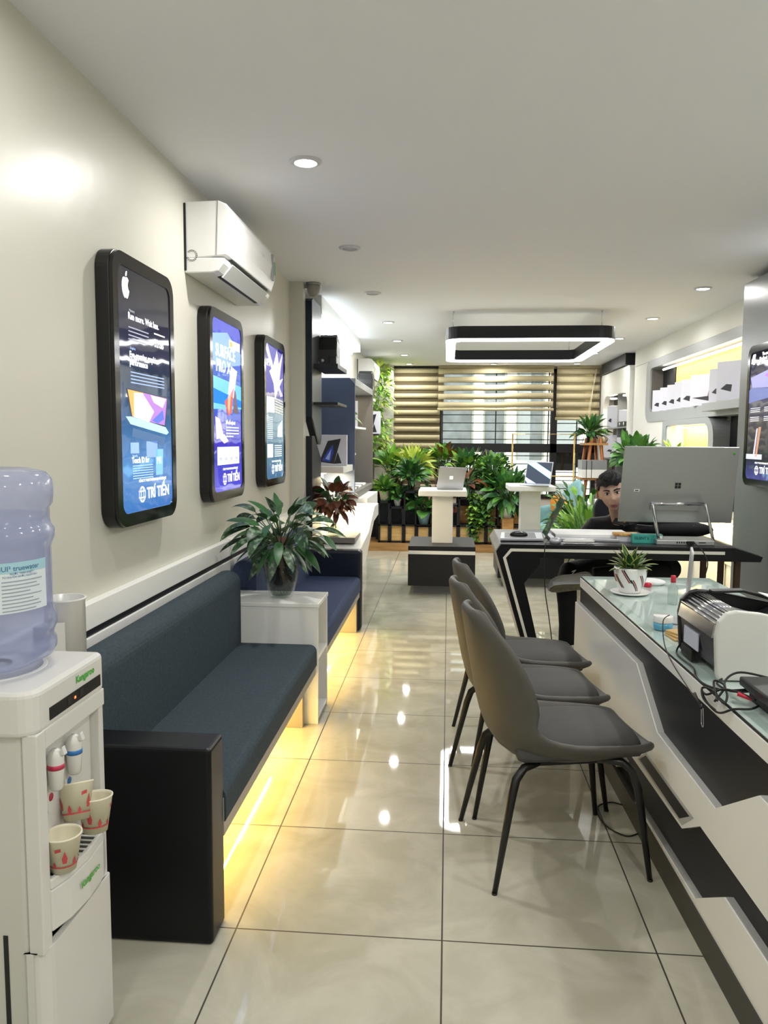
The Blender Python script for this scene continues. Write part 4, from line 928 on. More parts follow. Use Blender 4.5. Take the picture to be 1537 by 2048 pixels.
# printer
pr = thing('laser_printer', 'compact laser printer with a white side panel and dark vented back', 'printer', cw(.18, 2.50, ZT), math.radians(1.68))
WM[pr.as_pointer()] = CM.inverted() @ WM[pr.as_pointer()]
pr.scale = (1, 1, 1.09)
def PQ(pts, dx=0, dz=0): return [(x+dx, z+dz) for x, z in pts]
SIDE = [(.020, ZT+.004), (.014, ZT+.02), (.006, ZT+.125), (.014, ZT+.165), (.036, ZT+.188), (.065, ZT+.195), (.13, ZT+.190), (.30, ZT+.160), (.38, ZT+.14), (.40, ZT+.12), (.40, ZT+.004)]
SX = .030
m_pw = mat('printer_off_white', '#cfd0cb', .4)
MB().prism(PQ(SIDE, SX), 'y', 2.27, 2.292).build('side_panel', m_pw, pr, .005)
MB().prism(PQ(SIDE, SX), 'y', 2.60, 2.62).build('side_panel', M['dark'], pr, .005)
BODY = [(.022, ZT+.03), (.010, ZT+.12), (.020, ZT+.158), (.040, ZT+.176), (.10, ZT+.172), (.14, ZT+.150), (.24, ZT+.125), (.30, ZT+.148), (.38, ZT+.13), (.39, ZT+.01), (.06, ZT+.01)]
MB().prism(PQ(BODY, SX), 'y', 2.292, 2.60).build('body', mat('printer_dark_back', '#33343a', .22), pr)
mb = MB()
for i in range(9):      # chrome ribs over the rounded top back
    t = i/8; x = SX+.014+.075*t; z = ZT+.155+.030*math.sin(min(1, t*1.4)*PI/2)-.004*max(0, t-.6)
    mb.tube([(x, 2.294, z), (x, 2.598, z)], .0035, n=8)
mb.build('chrome_vent_ribs', M['chrome'], pr)
mb = MB().prism([(SX+.010, ZT+.115), (SX+.018, ZT+.160), (SX+.013, ZT+.160), (SX+.003, ZT+.115)], 'y', 2.294, 2.598).build('chrome_band', M['chrome'], pr, .001)
MB().box(SX-.0005+.010, SX+.013, 2.42, 2.55, ZT+.045, ZT+.095).build('rating_label', mat('pale_rating_label', '#c9cfe0', .4), pr)
MB().box(SX+.006, SX+.02, 2.46, 2.56, ZT+.006, ZT+.038).build('power_socket', M['blackp'], pr)
MB().prism([(SX+.14, ZT+.151), (SX+.24, ZT+.126), (SX+.24, ZT+.130), (SX+.14, ZT+.155)], 'y', 2.32, 2.58).build('output_tray', M['grey'], pr)
MB().prism(PQ([(.10, ZT+.198), (.20, ZT+.202), (.31, ZT+.178), (.36, ZT+.150), (.35, ZT+.146), (.30, ZT+.168), (.20, ZT+.194), (.10, ZT+.190)], SX), 'y', 2.56, 2.595).build('top_cover', M['dark'], pr, .002)
o = MB().prism([(SX+.245, ZT+.212), (SX+.45, ZT+.175), (SX+.45, ZT+.178), (SX+.245, ZT+.215)], 'y', 2.33, 2.56); 
for v in o.v: v.xyz = CM @ v
o.build('paper_sheet', M['paper'], label='white paper sheets lying on the printer output', cat='paper')
# black adapter box and leads
ab = thing('adapter_box', 'flat black device box at the right edge with red-tagged leads', 'device', cw(.14, 2.0, ZT), math.radians(1.68)); WM[ab.as_pointer()] = CM.inverted() @ WM[ab.as_pointer()]
MB().box(.055, .30, 1.86, 2.14, ZT+.035, ZT+.06).build('box_body', M['dark'], ab, .005)
MB().box(.075, .28, 1.88, 2.12, ZT+.001, ZT+.035).build('foot', M['blackp'], ab, .004)
MB().box(.052, .12, 1.80, 1.86, ZT+.015, ZT+.03).build('red_corner', M['red'], ab, .004)
cb = thing('cable_bundle', 'tangle of black cables from the printer looping over the counter edge', 'cable', cw(0, 2.2, ZT)); 
def cwl(L): return [cw(*p) for p in L]
def spl(P, n=6):
    P = [Vector(p) for p in P]; out = []
    for i in range(len(P)-1):
        a, b, c, d = P[max(i-1, 0)], P[i], P[i+1], P[min(i+2, len(P)-1)]
        for k in range(n):
            t = k/n; out.append(.5*((2*b)+(c-a)*t+(2*a-5*b+4*c-d)*t*t+(3*b-a-3*c+d)*t**3))
    return out+[P[-1]]
z = ZT+.005
for L in ([(.045, 2.60, z+.02), (.02, 2.55, z), (.02, 2.40, z), (-.004, 2.30, z), (.0, 2.22, z), (.03, 2.15, z+.01), (.10, 2.14, z+.02)],
          [(.06, 2.27, z+.005), (.035, 2.24, z), (.045, 2.18, z), (.07, 2.14, z+.01), (.12, 2.13, z+.02)],
          [(.16, 2.14, z+.045), (.08, 2.19, z+.05), (.03, 2.17, z+.03), (.01, 2.10, z+.01), (-.01, 2.07, z-.0), (-.012, 2.12, z+.01), (.0, 2.17, z+.03), (.01, 2.12, z+.03), (-.02, 2.11, z-.01)],
          [(.06, 2.04, z+.02), (.03, 2.07, z+.03), (.0, 2.11, z+.025), (-.018, 2.17, z-.01), (-.015, 2.22, z-.015), (-.02, 2.16, z-.03), (-.018, 2.08, z-.03), (.0, 2.03, z-.002), (.03, 2.0, z+.01), (.06, 2.02, z+.012)],
          [(-.02, 2.10, z-.03), (-.03, 2.16, z-.02), (-.02, 2.20, z-.0), (-.01, 2.14, z+.01), (-.02, 2.09, z+.0)]):
    MB().tube(spl(cwl(L)), .0032, n=7).build('lead', M['blackp'], cb)
MB().tube(cwl([(.055, 2.05, z+.02), (.025, 2.07, z+.027)]), .006, n=10).build('red_tag', M['red'], cb)
MB().tube(spl(cwl([(.02, 2.64, z+.11), (-.004, 2.63, z+.09), (-.006, 2.60, z+.02), (-.008, 2.5, z-.02), (-.014, 2.3, z-.05), (-.016, 2.22, z-.055)])), .0018, n=6).build('thin_cord', mat('brown_cord', '#4a4038', .6), cb)
bc = thing('binder_clip', 'metal binder clip hanging from the cables against the dark counter front', 'clip', cw(-.02, 2.20, .64))
MB().tube(spl(cwl([(-.016, 2.215, .675), (-.018, 2.205, .65), (-.02, 2.195, .625), (-.02, 2.185, .618), (-.02, 2.180, .63), (-.018, 2.195, .67)])), .0015, n=6).build('wire_handle', M['chrome'], bc)
MB().tube(cwl([(-.02, 2.26, .692), (-.022, 2.20, .668)]), .004, n=8).build('clip_body', M['metalb'], bc)

# ------------------------------------------------------------------ chairs
def make_chair():
    t = thing('dining_chair', 'x', 'chair', group='brown-grey chairs at the counter', local=True)
    # shell: profile (x, z, half width, side lift, side forward)
    prof = [(.288, .432, .165, .015, .0), (.25, .398, .200, .052, .0), (.14, .384, .216, .078, .0), (.0, .376, .224, .092, .0), (-.12, .386, .226, .112, .02), (-.190, .425, .226, .105, .060), (-.222, .50, .226, .07, .112),
            (-.243, .60, .224, .03, .118), (-.262, .70, .214, .01, .104), (-.278, .79, .192, -.01, .080), (-.290, .855, .148, -.03, .048), (-.294, .880, .080, -.022, .022)]
    n = 14; vs = []
    for (x, z, hw, up, fw) in prof:
        for j in range(n+1):
            v = -1+2*j/n; a = abs(v)**2.9
            vs.append((x+fw*a, hw*v*(1-.03*a), z+up*a))
    k = len(prof)
    sh = MB().add(vs, [(i*(n+1)+j, i*(n+1)+j+1, (i+1)*(n+1)+j+1, (i+1)*(n+1)+j) for i in range(k-1) for j in range(n)], 0, True)
    o = sh.build('shell', M['chair'], t, sub=1, solid=.030); o.modifiers.move(1, 0) if False else None
    o.modifiers['solid'].offset = 1; o.modifiers['solid'].thickness = .028
    # padded seat
    mb = MB(); rows = [(.268, .448, .150), (.24, .464, .178), (.14, .468, .190), (0, .466, .196), (-.12, .464, .192), (-.175, .46, .18)]
    n = 10; vs = []
    for x, z, hw in rows:
        for j in range(n+1):
            v = -1+2*j/n; vs.append((x-.01*(abs(v)**3), hw*v, z-.020*abs(v)**5))
    nn = len(vs); vs += [(x, y, z-.055) for x, y, z in vs]
    fs = [(i*(n+1)+j, i*(n+1)+j+1, (i+1)*(n+1)+j+1, (i+1)*(n+1)+j) for i in range(5) for j in range(n)]
    fs += [tuple(q+nn for q in f) for f in fs]
    ring_ = [j for j in range(n+1)]+[i*(n+1)+n for i in range(1, 6)]+[5*(n+1)+j for j in range(n-1, -1, -1)]+[i*(n+1) for i in range(4, 0, -1)]
    fs += [(ring_[i], ring_[(i+1) % len(ring_)], ring_[(i+1) % len(ring_)]+nn, ring_[i]+nn) for i in range(len(ring_))]
    MB().add(vs, fs, 0, True).build('seat', M['chairin'], t, sub=1)
    # channelled back pad
    mb = MB(); m_ = 48; vs = []; rows = [(-.172, .455, .17), (-.200, .52, .175), (-.222, .61, .172), (-.242, .70, .160), (-.259, .79, .135), (-.276, .825, .105)]
    for x, z, hw in rows:
        for j in range(m_+1):
            v = -1+2*j/m_; rib = abs(math.sin(v*PI*4.0))**.6*.009*(1 if z < .8 else .3)
            vs.append((x+.022+rib+.030*abs(v)**2.6, hw*v, z-.02*abs(v)**3*(z > .7)))
    mb.add(vs, [(i*(m_+1)+j, i*(m_+1)+j+1, (i+1)*(m_+1)+j+1, (i+1)*(m_+1)+j) for i in range(5) for j in range(m_)], 0, True)
    mb.build('back_pad', M['chairin'], t, solid=.02)
    for sx in (-1, 1):
        for sy in (-1, 1):
            if sx > 0: P = [(.10, .15*sy, .388), (.175, .175*sy, .384), (.205, .19*sy, .36), (.222, .20*sy, .30), (.262, .225*sy, .0)]
            else: P = [(-.10, .15*sy, .385), (-.155, .175*sy, .38), (-.185, .19*sy, .35), (-.20, .20*sy, .30), (-.262, .238*sy, .0)]
            MB().tube(P, [.012, .0135, .014, .014, .0085], n=12).lathe((P[-1][0], P[-1][1], 0), [(.009, 0), (.009, .006)], n=12).build('leg', M['legm'], t)
    MB().box(-.14, .14, -.15, .15, .372, .386).build('seat_base', M['legm'], t, .003)
    return t
ch = make_chair(); ch['label'] = 'nearest brown-grey upholstered chair at the counter, fully in view'; ch.location = (.372, 2.607, 0); ch.rotation_euler = (0, 0, math.radians(12))
dup(ch, (.330, 3.085, 0), math.radians(11), 'middle brown-grey chair of the row at the counter')
dup(ch, (.345, 3.555, 0), math.radians(10), 'farthest brown-grey chair of the row, nearest the black desk')
lp = thing('floor_cable', 'thin black cable loop on the floor under the nearest chair', 'cable', (.6, 2.9, .004))
MB().tube(spl([(.72, 2.75, .004), (.66, 2.72, .004), (.60, 2.80, .004), (.60, 2.93, .004), (.66, 2.98, .004), (.72, 2.95, .004)]), .003, n=6).build('cable_run', M['blackp'], lp)

# ------------------------------------------------------------------ black desk
DY = 4.5
dk = thing('reception_desk', 'black desk with a slanted angular leg and thin cream inlay line', 'desk', (1.0, 4.8, 0))
OUT = [(.317, .822), (1.639, .822), (1.80, .772), (1.79, .742), (.545, .742), (.545, .705), (.456, .592), (.485, .48), (.60, 0), (.52, 0), (.289, .778)]
MB().prism(OUT, 'y', DY, DY+.05).build('front_panel', M['black'], dk, .003)
MB().prism([(.317, .824), (1.639, .824), (1.80, .774), (1.795, .76), (1.63, .80), (.33, .80)], 'y', DY+.05, 5.25).build('desk_top', mat('satin_black_top', '#1e2024', .3), dk, .002)
MB().prism([(.317, .822), (.289, .778), (.52, 0), (.60, 0), (.54, .25), (.34, .775), (.36, .80)], 'y', DY+.05, 5.25).build('slanted_side', M['grey2'], dk, .002)
INL = [(1.588, .800), (.372, .797), (.329, .742), (.545, .0), (.560, 0), (.347, .742), (.380, .780), (1.588, .782)]
MB().prism(INL, 'y', DY-.0012, DY+.001).build('inlay_line', mat('cream_inlay', '#d8d8cc', .4), dk)
for x in (1.655, 1.765): MB().box(x-.016, x+.016, 5.05, 5.08, 0, .78).build('leg', mat('bronze_tube', '#4d3b31', .35, metal=.5), dk)
for x in (1.70,): MB().box(x-.014, x+.016, 4.6, 4.63, 0, .77).build('leg', mat('bronze_leg', '#4d3b31', .35, metal=.5), dk)
DZ = .8245
# all-in-one monitor seen from behind
mo = thing('desktop_monitor', 'large silver all-in-one monitor seen from behind on the black desk', 'monitor', (1.36, 4.66, DZ))
def mon(u, v, off=0):      # u 0..1 left-right, v 0..1 bottom-top
    a, b = Vector((1.034, 4.735, .940)), Vector((1.700, 4.735, .940)); c, d = Vector((1.026, 4.585, 1.396)), Vector((1.673, 4.585, 1.394))
    p = (a*(1-u)+b*u)*(1-v)+(c*(1-u)+d*u)*v
    return p+Vector((0, -.95, .05)).normalized()*0+Vector((0, .95, .31)).normalized()*(-off)
def mslab(mb, u0, u1, v0, v1, o0, o1, m=0):
    return mb.add([mon(u, v, o) for o in (o0, o1) for v in (v0, v1) for u in (u0, u1)], [(0, 2, 3, 1), (4, 5, 7, 6), (0, 1, 5, 4), (2, 6, 7, 3), (0, 4, 6, 2), (1, 3, 7, 5)], m)
mslab(MB(), 0, 1, 0, 1, -.012, 0).build('back_shell', M['silver'], mo, .003)
mslab(MB(), .005, .995, .01, .99, -.015, -.0125).build('display', emis('screen_light', '#8fa3c0', .5), mo)
mb = MB(); cu, cv_ = .497, .498; s_ = .026
for i in (0, 1):
    for jj in (0, 1): mslab(mb, cu-s_+i*(s_+.002)+.001, cu+i*(s_+.002)-.001, cv_-s_*1.42+jj*(s_*1.42+.003)+.001, cv_+jj*(s_*1.42+.003)-.001, 0, .0012)
mb.build('window_mark', M['dark'], mo)
mslab(MB(), .115, .165, .415, .445, 0, .001).build('sticker', M['paper'], mo); mb = MB(); mslab(mb, .125, .155, .423, .435, .001, .0016); mb.build('sticker_print', M['dark'], mo)
mb = MB(); mb.lathe(mon(.958, .925, .001), [(.008, 0), (.008, .001)], axis=(0, -1, 0), n=6); mb.build('green_mark', M['green'], mo)
MB().tube([(1.212, 4.625, 1.060), (1.500, 4.625, 1.063)], .010, n=12).build('hinge_bar', M['chrome'], mo)
for xa, xb in ((1.204, 1.238), (1.507, 1.548)): MB().tube([(xa, 4.625, 1.065), (xa+.004, 4.62, 1.05), (xb, 4.585, .85), (xb, 4.60, .84)], .0095, n=12).build('stand_arm', M['chrome'], mo)
mslab(MB(), .27, .70, .17, .28, .0, .012).build('hinge_cover', M['silver'], mo, .004)
box('base', 1.222, 1.552, 4.565, 4.76, DZ, DZ+.030, M['silver'], mo, .005)
mb = MB()
for i in range(5): mb.box(1.335+i*.013, 1.342+i*.013, 4.5636, 4.566, DZ+.011, DZ+.022)
mb.box(1.40, 1.425, 4.5636, 4.566, DZ+.010, DZ+.022).box(1.46, 1.50, 4.5636, 4.566, DZ+.014, DZ+.019); mb.build('ports', M['blackp'], mo)
MB().tube(spl([(1.412, 4.56, DZ+.016), (1.42, 4.50, DZ+.02), (1.455, 4.46, .80), (1.475, 4.44, .74), (1.455, 4.43, .66), (1.42, 4.42, .60), (1.42, 4.50, .3), (1.42, 4.6, .01)]), .0035, n=7).box(1.395, 1.43, 4.545, 4.5635, DZ+.006, DZ+.026).build('power_lead', M['blackp'], label='black lead plugged into the monitor base, hanging over the desk edge', cat='cable')
bg_ = thing('black_bag', 'black bag lying behind the monitor stand', 'bag', (1.42, 4.92, DZ))
MB().ball((1.42, 4.92, DZ+.055), (.24, .10, .055), n=28).build('bag_body', M['shirt'], bg_); MB().ball((1.36, 4.93, DZ+.10), (.21, .07, .03), n=24).build('flap', M['dark'], bg_)
MB().tube([(1.18, 4.87, DZ+.085), (1.35, 4.85, DZ+.075), (1.52, 4.85, DZ+.085)], .002, n=6).build('zip', M['silver'], bg_)
tb_ = thing('teal_carton', 'small teal carton with dark green capitals beside the monitor base', 'carton', (1.19, 4.66, DZ), -.06, local=True)
MB().box(-.09, .085, -.03, .03, 0, .052).build('carton_box', mat('teal_card', '#3aa699', .45), tb_, .001)
MB().text('SILENT S', .022, (-.078, -.0305, .022), (1, 0, 0), (0, 0, 1), bold=.0006).build('lettering', mat('dark_green_print', '#0f4a44', .5), tb_, fix=False)
MB().box(.05, .082, -.0306, -.03, .006, .046).build('info_print', M['wgloss'], tb_)
MB().box(-.06, .06, -.02, .02, .0521, .0525).build('opening', mat('card_shadow_slot', '#1c6a62', .6), tb_)  # shade of the opening painted as a darker teal patch, nothing cut
# open laptop at the left end of the desk
lp_ = thing('open_laptop', 'open silver laptop with dark keys at the left end of the black desk', 'laptop', (.45, 4.80, DZ))
MB().prism([(.318, 4.60), (.575, 4.62), (.60, 4.93), (.345, 4.91)], 'z', DZ+.004, DZ+.020).build('base', M['silverl'], lp_, .003)
MB().prism([(.345, 4.63), (.535, 4.64), (.553, 4.90), (.365, 4.89)], 'z', DZ+.0202, DZ+.0212).build('keyboard', M['dark'], lp_)
MB().prism([(.575, 4.62, ), (.60, 4.93)], 'z', 0, .001) if False else None
o = MB().add([Vector(p) for p in ((.580, 4.62, DZ+.018), (.604, 4.93, DZ+.018), (.712, 4.92, DZ+.255), (.690, 4.61, DZ+.255), (.587, 4.62, DZ+.016), (.611, 4.93, DZ+.016), (.719, 4.92, DZ+.253), (.697, 4.61, DZ+.253))], [(0, 1, 2, 3), (4, 7, 6, 5), (0, 4, 5, 1), (2, 6, 7, 3), (1, 5, 6, 2), (0, 3, 7, 4)])
o.build('screen_lid', mat('glossy_screen', '#5a5f60', .06), lp_, .001)
ms = thing('computer_mouse', 'black computer mouse resting on the open laptop', 'mouse', (.44, 4.74, DZ+.022)); MB().ball((.44, 4.74, DZ+.026), (.055, .035, .024), n=20).build('mouse_body', M['blackp'], ms); MB().tube([(.415, 4.715, DZ+.040), (.45, 4.71, DZ+.046), (.475, 4.715, DZ+.036)], .002, n=6).build('silver_line', M['chrome'], ms)
ms = thing('computer_mouse', 'pale grey mouse at the front edge of the black desk', 'mouse', (.640, 4.57, DZ)); MB().ball((.640, 4.57, DZ+.012), (.036, .026, .022), n=20).build('mouse_body', M['silverl'], ms)
MB().tube([(.682, 4.565, DZ+.014), (.70, 4.565, DZ+.015), (.85, 4.565, DZ+.015), (.865, 4.565, DZ+.014)], [.006, .0125, .0125, .008], n=12, flat=1).build('presentation_pen', M['wgloss'], label='white rounded stick device at the front edge of the desk', cat='device')
MB().box(.62, 1.03, 4.66, 4.90, DZ, DZ+.018).build('closed_laptop', M['silverl'], bevel=.004, label='flat closed silver laptop lying across the desk', cat='laptop')
MB().box(.66, 1.12, 4.72, 5.02, DZ+.0185, DZ+.034).build('paper_pile', M['paper'], label='white papers on top of the closed laptop', cat='paper')
sb = thing('snack_tray', 'yellow and red printed snack packet beside the snake plant top', 'packet', (1.08, 4.72, DZ)); MB().prism([(1.0, 4.68), (1.16, 4.68), (1.155, 4.78), (1.01, 4.78)], 'z', DZ+.035, DZ+.048).build('packet', mat('yellow_packet', '#e0c86a', .5, c2='#b5562e', nscale=30), sb, .003); MB().box(1.02, 1.14, 4.69, 4.77, DZ, DZ+.035).build('white_box', M['card'], sb)
MB().tube(spl([(.60, 4.60, DZ+.010), (.575, 4.50, DZ+.008), (.566, 4.475, .80), (.566, 4.47, .70), (.575, 4.47, .55), (.60, 4.47, .40), (.63, 4.47, .2), (.66, 4.50, .01)]), .0032, n=7).build('power_lead', M['blackp'], label='thin black lead hanging in front of the desk from the open laptop', cat='cable')

# ------------------------------------------------------------------ white pedestals with laptops
def pedestal(cx, y0, label, top, boxz, base, sw, cw2):
    t = thing('display_pedestal', label, 'pedestal', (cx, y0+.4, 0), group='display pedestals')
    b0, b1 = base
    box('plinth_box', b0, b1, y0, y0+.72, .085, boxz-.075, M['char'], t, .003)
    box('white_line', b0+.002, b1-.002, y0+.002, y0+.718, boxz-.075, boxz-.042, M['white'], t)
    box('plinth_top', b0, b1, y0, y0+.72, boxz-.042, boxz, M['char'], t, .003)
    box('toe_kick', b0+.05, b1-.05, y0+.12, y0+.62, 0, .085, M['grey'], t)
    box('column', cx-cw2, cx+cw2, y0+.24, y0+.44, boxz, top-.055, M['white'], t, .004)
    box('tabletop', cx-sw, cx+sw, y0+.10, y0+.62, top-.055, top, M['white'], t, .008)
    return t
pedestal(-.045, 7.0, 'nearer white pedestal with a closed-back laptop, on a dark plinth', .962, .455, (-.355, .262), .225, .098)
pedestal(.83, 7.5, 'farther white pedestal carrying the laptop with a blue striped screen', .985, .44, (.50, 1.14), .225, .098)
l1 = thing('display_laptop', 'silver laptop seen from behind on the nearer pedestal', 'laptop', (.02, 7.3, .963), group='laptops on pedestals')
MB().prism([(-.10, 7.24), (.145, 7.24), (.155, 7.46), (-.09, 7.46)], 'z', .9632, .972).build('base', M['silverl'], l1, .003)
MB().add([Vector(p) for p in ((-.105, 7.24, .972), (.142, 7.24, .972), (.176, 7.19, 1.172), (-.075, 7.19, 1.182), (-.105, 7.246, .972), (.142, 7.246, .972), (.176, 7.196, 1.172), (-.075, 7.196, 1.182))], [(0, 1, 2, 3), (4, 7, 6, 5), (0, 4, 5, 1), (2, 6, 7, 3), (1, 5, 6, 2), (0, 3, 7, 4)]).build('screen_lid', M['silverl'], l1, .002)
mb = MB()
for i in (0, 1):
    for k in (0, 1): mb.add([Vector((.018+i*.016, 7.2145-.25*.016*(k), 1.062+k*.016))+Vector(q_) for q_ in ((0, 0, 0), (.014, 0, 0), (.014, -.0035, .014), (0, -.0035, .014))], [(0, 1, 2, 3)])
mb.build('logo_mark', emis('lid_logo', '#fff8e8', .9), l1, fix=False)
l2 = thing('display_laptop', 'laptop with a dark and pale blue striped screen on the farther pedestal', 'laptop', (.9, 7.8, .986), group='laptops on pedestals')
A = [Vector(p) for p in ((.765, 7.80, .995), (1.015, 7.72, .992), (1.048, 7.78, 1.215), (.80, 7.86, 1.222))]
bk = Vector((.003, .008, 0))
MB().add(A+[p+bk for p in A], [(0, 1, 2, 3), (4, 7, 6, 5), (0, 4, 5, 1), (2, 6, 7, 3), (1, 5, 6, 2), (0, 3, 7, 4)]).build('screen_lid', M['silverl'], l2, .001)
def SQ(u, v, o=.002): p = (A[0]*(1-u)+A[1]*u)*(1-v)+(A[3]*(1-u)+A[2]*u)*v; return p-Vector((.3, 1, 0)).normalized()*o
mb = MB().add([SQ(.03, .04), SQ(.97, .04), SQ(.97, .96), SQ(.03, .96)], [(0, 1, 2, 3)], 0)
mb.add([SQ(.03, .96, .003), SQ(.35, .96, .003), SQ(.97, .55, .003), SQ(.97, .25, .003), SQ(.03, .90, .003)], [(0, 1, 2, 3, 4)], 1).add([SQ(.03, .30, .003), SQ(.45, .04, .003), SQ(.12, .04, .003), SQ(.03, .16, .003)], [(0, 1, 2, 3)], 2)
mb.build('display', [emis('screen_navy', '#2c3644', .8), emis('screen_pale_blue', '#a8e6f4', 1.0), emis('screen_lilac', '#b6bcf0', 1.0)], l2, fix=False)
MB().prism([(.70, 7.62), (.98, 7.56), (1.02, 7.72), (.765, 7.80)], 'z', .9862, .994).build('base', M['silverl'], l2, .002)
# ------------------------------------------------------------------ right side: pillar cabinet, screen, shelving
box('pillar_cabinet', 2.1, XR, 3.6, 5.82, 0, 2.55, mat('satin_grey_cabinet', '#7d8184', .35), bevel=.004, label='tall satin grey cabinet block at the right edge behind the desk', cat='cabinet')
wall_screen(4.90, 5.52, 1.13, 2.075, 2.1, -1, 'wall screen on the grey cabinet at the right edge, cut by the frame', [(0, '#5a5fb0'), (.2, '#34343c'), (.5, '#56565a'), (.75, '#55587c'), (1, '#1e1e26')], draw4)
RX = 2.42
struct('trim_4', MB().box(RX, XR, 6.3, 10.4, 2.395, ZC), M['wallw'])                 # bulkhead over the shelves
struct('trim_5', MB().box(RX+.012, XR, 9.72, 10.45, 0, 2.395), M['wallw'])
struct('trim_6', MB().box(RX+.012, XR, 8.72, 9.72, 0, 1.66), M['wallw'])
wu = thing('display_wall', 'grey S-shaped framed display wall with a warm lit back on the right', 'display shelf', (2.5, 8, 0))
# upper opening frame (rounded at the far end), ring in the y-z plane
oo = rrect(6.25, 9.80, 1.66, 2.395, (.10, .01, .01, .16), 8); ii = rrect(6.45, 9.62, 1.775, 2.30, (.05, .005, .005, .10), 8)
mb = MB(); ring_prism(mb, oo, ii, 'x', RX, XR-.005); mb.build('upper_frame', M['grey2'], wu, .003)
box('back_panel', XR-.02, XR-.008, 6.40, 9.2, 1.70, 2.35, mat('warm_back_panel', '#dcc27c', .6), wu)
box('end_panel', RX+.02, XR-.02, 9.60, 9.63, 1.78, 2.30, M['taupe'], wu); box('dark_return', XR-.03, XR-.021, 9.1, 9.6, 1.78, 2.30, M['char'], wu)
box('near_shelf', RX-.12, XR-.02, 6.25, 7.28, 1.70, 1.775, M['grey2'], wu, .003)
# lower opening frame: curved arch turning down at the near side
mb = MB(); oo = rrect(7.30, 9.0, .70, 1.66, (.04, .22, .01, .01), 10); ii = rrect(7.44, 8.86, .76, 1.60, (.04, .14, .01, .01), 10)
ring_prism(mb, oo, ii, 'x', RX, XR-.005); mb.build('lower_frame', M['grey2'], wu, .003)
box('back_panel', XR-.02, XR-.008, 7.4, 8.9, .72, 1.64, mat('warm_back_panel2', '#dcc684', .6), wu)
box('dark_niche', XR-.03, XR-.012, 6.3, 7.30, .8, 1.70, M['black'], wu)
box('niche_shelf', RX, XR-.01, 6.3, 7.30, 1.10, 1.13, M['grey'], wu)
box('side_post', RX, XR, 6.10, 6.26, 0, 2.395, M['grey2'], wu, .003)
box('base_cabinet', RX-.03, XR-.01, 7.32, 9.7, 0, .32, M['white'], wu, .003)
box('lower_back_panel', XR-.02, XR-.008, 6.3, 9.0, .30, .72, mat('pale_back_panel', '#eee6c2', .6), wu)
t = thing('tube_lamp', 'long white tube lamp in the upper right display opening', 'strip light', (2.5, 7.9, 2.25), group='tube lamps of the right display wall')
MB().tube([(2.49, 6.50, 2.262), (2.49, 9.30, 2.262)], .013, n=10).build('tube', emis('warm_white_tube', (1, .95, .85, 1), 5), t)
light('tube_glow', 'AREA', (2.505, 7.9, 2.24), 2.5, (1, .82, .52), .05, 2.6, rot=(0, -.5, 0), parent=t)
t = thing('tube_lamp', 'shorter tube lamp in the lower arched opening on the right', 'strip light', (2.5, 8.1, 1.58), group='tube lamps of the right display wall')
MB().tube([(2.52, 7.55, 1.575), (2.52, 8.75, 1.575)], .010, n=10).build('tube', emis('warm_tube', (1, .92, .72, 1), 7), t)
light('arch_glow', 'AREA', (2.51, 8.1, 1.555), 3, (1, .80, .42), .05, 1.1, rot=(0, -.4, 0), parent=t)
t = thing('tube_lamp', 'warm tube lamp under the niche, seen between the desk legs', 'strip light', (2.5, 7.5, .69), group='tube lamps of the right display wall')
MB().tube([(2.50, 6.4, .69), (2.50, 8.9, .69)], .008, n=10).build('tube', emis('warm_tube2', (1, .85, .55, 1), 7), t)
light('low_glow', 'AREA', (2.45, 7.5, .66), 12, (1, .80, .42), .08, 2.4, rot=(0, -.5, 0), parent=t)
# cartons along the upper shelf: eight standing boxes, stepping towards the camera
cl_ = [(9.30, .27, .25, 'laptop', 'white laptop carton at the far end of the upper right shelf'), (8.98, .27, .26, 'laptop', 'second white laptop carton from the far end of the upper right shelf'),
       (8.68, .28, .27, 'laptop', 'third white laptop carton from the far end of the upper right shelf'), (8.40, .28, .28, 'laptop', 'fourth white laptop carton from the far end of the upper right shelf'),
       (8.12, .32, .285, 'laptop', 'fifth white laptop carton, just beyond the mauve-picture carton'), (7.72, .38, .30, 'laptopbig', 'widest laptop carton with a mauve screen picture on the upper right shelf')]
for y, w_, h_, art, lb in cl_: carton((2.50, y, 1.776), w_, h_, .06, math.radians(-56), lb, art, 'laptop cartons on the right wall shelf')
carton((2.44, 7.10, 1.776), .30, .30, .05, math.radians(-56), 'narrowly seen laptop carton at the far end of the near shelf board', 'laptop', 'laptop cartons on the right wall shelf')
carton((2.42, 6.72, 1.776), .40, .33, .05, math.radians(-56), 'nearest and tallest laptop carton, beside the grey side post', 'laptop', 'laptop cartons on the right wall shelf')
carton((2.50, 6.75, 1.131), .30, .20, .06, math.radians(-50), 'plain white carton in the dark niche above the monitor', None, 'laptop cartons on the right wall shelf')
plant('bushy_plant', 'bushy green plant behind the left top of the monitor', (2.12, 8.9, 1.02), (M['white'], .07, .10, .18), [(('leafd', 'leaf'), dict(n=90, L=.15, W=.06, seed=41, e0=-.3, e1=1.5, droop=.9, stem=.22, mats=(0, 1, 1), spread=.10)), (('leafp',), dict(n=7, L=.20, W=.05, seed=42, e0=.3, e1=.9, droop=.7, stem=.14, az=(-.8, .4)))])
plant('bushy_plant', 'lime-green spiky plant in the warm lit arch behind the monitor', (2.28, 8.0, 1.02), (M['white'], .06, .08, .24), [(('leafb', 'leafl'), dict(n=60, L=.20, W=.028, seed=44, e0=-.1, e1=1.4, droop=1.2, stem=.05, mats=(0, 1), spread=.04))])
box('plant_cabinet', 2.06, RX-.03, 7.6, 9.4, 0, 1.018, M['white'], bevel=.003, label='white cabinet under the plants on the right, mostly behind the monitor', cat='cabinet')
